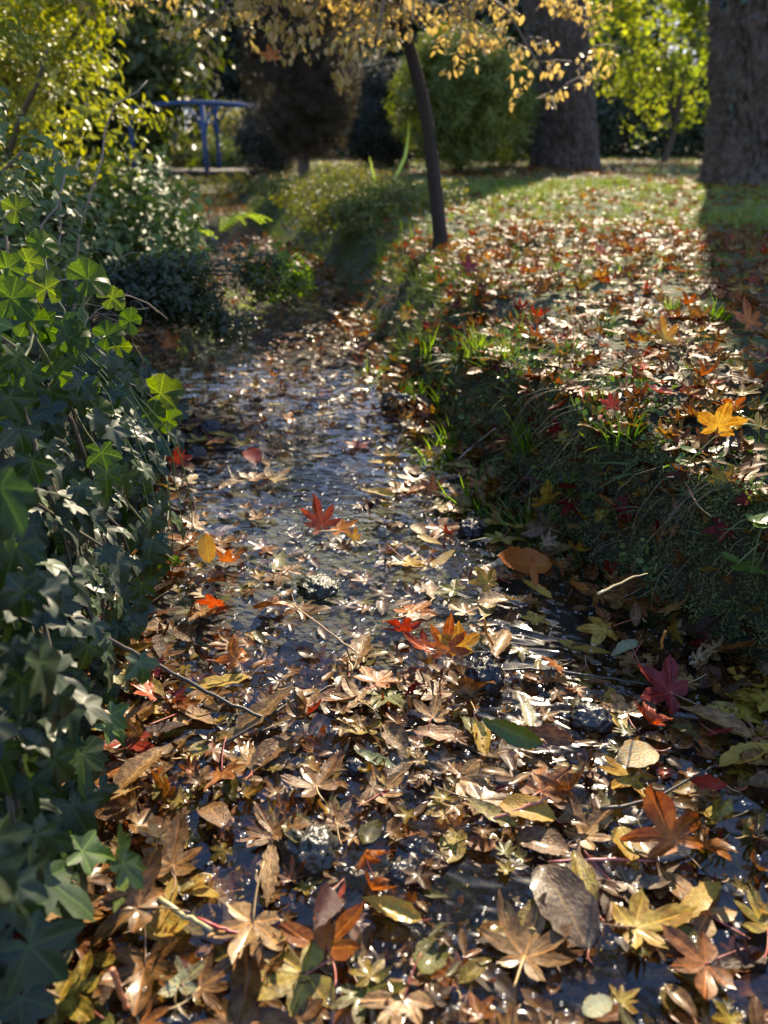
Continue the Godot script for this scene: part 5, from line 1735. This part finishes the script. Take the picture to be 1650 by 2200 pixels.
var TUFTS := [
	[0.207, 2.246, 0.15, "spiky sunlit grass tuft hanging over the far slope of the bank", "spiky sunlit tuft"],
	[0.341, 2.255, 0.12, "bright grass tuft on the brow behind the spiky one", "bright tuft on the brow"],
	[0.125, 2.732, 0.17, "dark green grass tuft low on the far slope", "dark tuft on the far slope"],
	[0.222, 1.926, 0.15, "long thin grass tuft over the bend of the bank", "thin tuft over the bend"],
	[0.355, 1.732, 0.14, "arching grass tuft above the dark bank face", "arching tuft above the dark face"],
	[0.305, 1.832, 0.11, "short grass tuft on the brow before the leaves", "short tuft on the brow"],
	[0.423, 1.691, 0.1, "sparse grass tuft beside the small red leaf", "sparse tuft"],
	[0.454, 2.655, 0.1, "sunlit grass tuft among lawn leaves", "sunlit tuft in the lawn"],
	[0.689, 2.528, 0.1, "pale yellow-green grass tuft amid lawn leaves, farther right", "pale tuft in the lawn"],
	[0.981, 2.476, 0.11, "upright grass tuft near the bank's right border", "upright tuft near the border"],
	[0.624, 1.954, 0.07, "little grass tuft below the golden leaf", "little tuft"],
	[0.443, 1.553, 0.09, "wiry grass tuft hanging down the shaded bank", "wiry hanging tuft"],
	[0.176, 2.975, 0.15, "sunlit grass tuft on the brow, nearest to the young tree", "sunlit tuft below the young tree"],
	[0.289, 2.472, 0.14, "tall grass tuft on the brow, leaning towards the brook", "tall leaning tuft"],
	[0.271, 1.806, 0.13, "grass tuft overhanging the middle of the dark bank face", "overhanging tuft"],
	[0.365, 1.937, 0.12, "light grass tuft edged by red leaves", "light tuft by red leaves"],
	[0.384, 1.743, 0.12, "grass tuft on the brow just above the arching one", "tuft above the arching one"],
	[0.492, 1.579, 0.11, "grass tuft on the brow left of the big yellow leaf", "tuft left of the big yellow leaf"],
	[0.524, 1.390, 0.1, "grass tuft at the lip under the big yellow leaf", "tuft under the big yellow leaf"],
	[-0.043, 3.103, 0.14, "shaded grass tuft at the bend below the young tree", "tuft at the bend"],
	[0.073, 2.816, 0.15, "dark drooping grass tuft just above the far shallows", "drooping dark tuft"],
	[0.153, 2.270, 0.13, "lit grass tuft midway down the far slope", "tuft midway down the slope"],
	[0.274, 2.019, 0.12, "sunlit grass tuft right behind the spiky one", "tuft behind the spiky one"],
	[0.509, 2.207, 0.1, "yellowish grass tuft between lawn leaves left of the golden leaf", "yellowish tuft"],
	[0.197, 2.568, 0.13, "tall sunlit grass tuft left of the bright one", "tall sunlit tuft"],
	[0.945, 2.708, 0.1, "sunlit grass tuft farther back on the lawn", "tuft farther back"],
	[0.262, 2.658, 0.11, "fine grass tuft at the top of the far slope", "fine tuft"],
]

var SPRAYS := [
	[0.603, 1.220, 0.180, "lit sprig with toothed leaves sticking out of the dark mossy bank"],
	[0.447, 1.620, 0.138, "round light green leaves on a thin stem before the dark bank face"],
	[0.616, 1.200, 0.273, "pale leaves hanging at the right border over the bank"],
	[0.574, 1.400, 0.309, "small sprig of light leaves under the big yellow leaf"],
	[0.220, 2.600, 0.106, "tiny bright round leaves at the bend of the bank"],
]

var TREES := [
	[-9.5, 24, 3.4, 9, Color(0.03, 0.045, 0.018), 0, 1700, "dark tree standing behind the tall yellow-green shrub"],
	[-10.5, 46, 5.0, 12, Color(0.02, 0.032, 0.018), 0, 1700, "dark evergreen tree rising straight behind the footbridge"],
	[-5.2, 48, 4.8, 11.5, Color(0.018, 0.03, 0.016), 0, 1700, "dark evergreen tree rising between footbridge and clipped yew"],
	[-1.2, 45, 4.2, 10.5, Color(0.025, 0.04, 0.018), 0, 1600, "dark green tree directly behind the clipped yew"],
	[-7.8, 51, 4.5, 12, Color(0.02, 0.03, 0.016), 0, 1500, "darkest far tree filling the gap above the blue railing"],
	[1.9, 33, 2.9, 7.0, Color(0.03, 0.05, 0.022), 0, 1600, "blue-green tree behind the rounded bright green bush"],
	[3.6, 30, 2.4, 5.6, Color(0.04, 0.06, 0.022), 0, 1400, "green tree showing above the smaller dull green bush"],
	[6.6, 30, 2.6, 5.2, Color(0.05, 0.09, 0.03), 1, 1400, "soft green tree behind the glowing yellow-green one"],
	[12.0, 27, 3.0, 5.6, Color(0.05, 0.08, 0.03), 1, 1400, "green tree hidden in part by the nearer big trunk"],
	[-4.9, 15.5, 1.6, 4.6, Color(0.07, 0.10, 0.025), 1, 1500, "green leafy tree at the near end of the footbridge"],
	[-13, 18, 3.5, 10, Color(0.04, 0.06, 0.02), 0, 1400, "tall dark tree at the far left beyond the shrubs"],
	[18, 28, 4, 7, Color(0.05, 0.08, 0.03), 0, 1200, "broad tree beyond the lawn at the far right"],
	[-18, 34, 5, 11, Color(0.03, 0.05, 0.02), 0, 1200, "broad dark tree at the far left edge of the garden"],
]


func _ready() -> void:
	# camera
	cam = Camera3D.new()
	cam.name = "camera"
	add_child(cam)
	cam.position = EYE
	cam.rotation_degrees = Vector3(PITCH, 0, 0)
	var lens := CameraAttributesPhysical.new()
	lens.frustum_near = 0.05
	lens.frustum_far = 900.0
	lens.frustum_focal_length = 12.0 / tan(deg_to_rad(32.0))
	lens.frustum_focus_distance = 1.45
	lens.exposure_aperture = 2.4
	cam.attributes = lens
	cam.near = 0.05
	cam.far = 900.0
	cam.fov = 64.0
	cam.current = true
	# sky
	var sky := ProceduralSkyMaterial.new()
	sky.sky_top_color = Color(0.42, 0.55, 0.78)
	sky.sky_horizon_color = Color(0.95, 0.96, 0.96)
	sky.sky_curve = 0.18
	sky.sky_energy_multiplier = 0.95
	sky.ground_bottom_color = Color(0.12, 0.13, 0.08)
	sky.ground_horizon_color = Color(0.40, 0.42, 0.36)
	var env := Environment.new()
	env.background_mode = Environment.BG_SKY
	env.sky = Sky.new()
	env.sky.sky_material = sky
	env.tonemap_mode = Environment.TONE_MAPPER_LINEAR
	env.tonemap_exposure = 2.55
	env.sdfgi_enabled = true
	env.ssao_enabled = true
	env.ssil_enabled = true
	var we := WorldEnvironment.new()
	we.name = "world_environment"
	we.environment = env
	add_child(we)
	# sun
	var sun := DirectionalLight3D.new()
	sun.name = "sun"
	sun.light_energy = 1.6
	sun.light_color = Color(1.0, 0.925, 0.80)
	sun.light_angular_distance = 0.5
	sun.shadow_enabled = true
	var el := deg_to_rad(SUN_ELEVATION)
	var az := deg_to_rad(SUN_AZIMUTH)
	var towards := Vector3(sin(az) * cos(el), sin(el), -cos(az) * cos(el))
	add_child(sun)
	sun.look_at_from_position(towards * 50.0, Vector3.ZERO, Vector3.UP)

	wob.seed = 3
	wob.frequency = 0.01
	wob.fractal_octaves = 3
	fine.seed = 8
	fine.frequency = 0.06
	fine.fractal_octaves = 3
	for c in [Color(0.45, 0.30, 0.12), Color(0.35, 0.09, 0.06), Color(0.24, 0.13, 0.06)]:
		stalk_mats.append(mat(c, 0.4))
	# large structure
	build_ground()
	build_water()
	build_leaf_shapes()
	build_big_trees()
	build_background()
	build_footbridge()
	# things
	build_young_tree()
	build_ivy()
	build_left_plants()
	build_right_plants()
	# small things
	build_stones()
	build_twigs()
	build_marked_leaves()
	build_fallen_leaves()
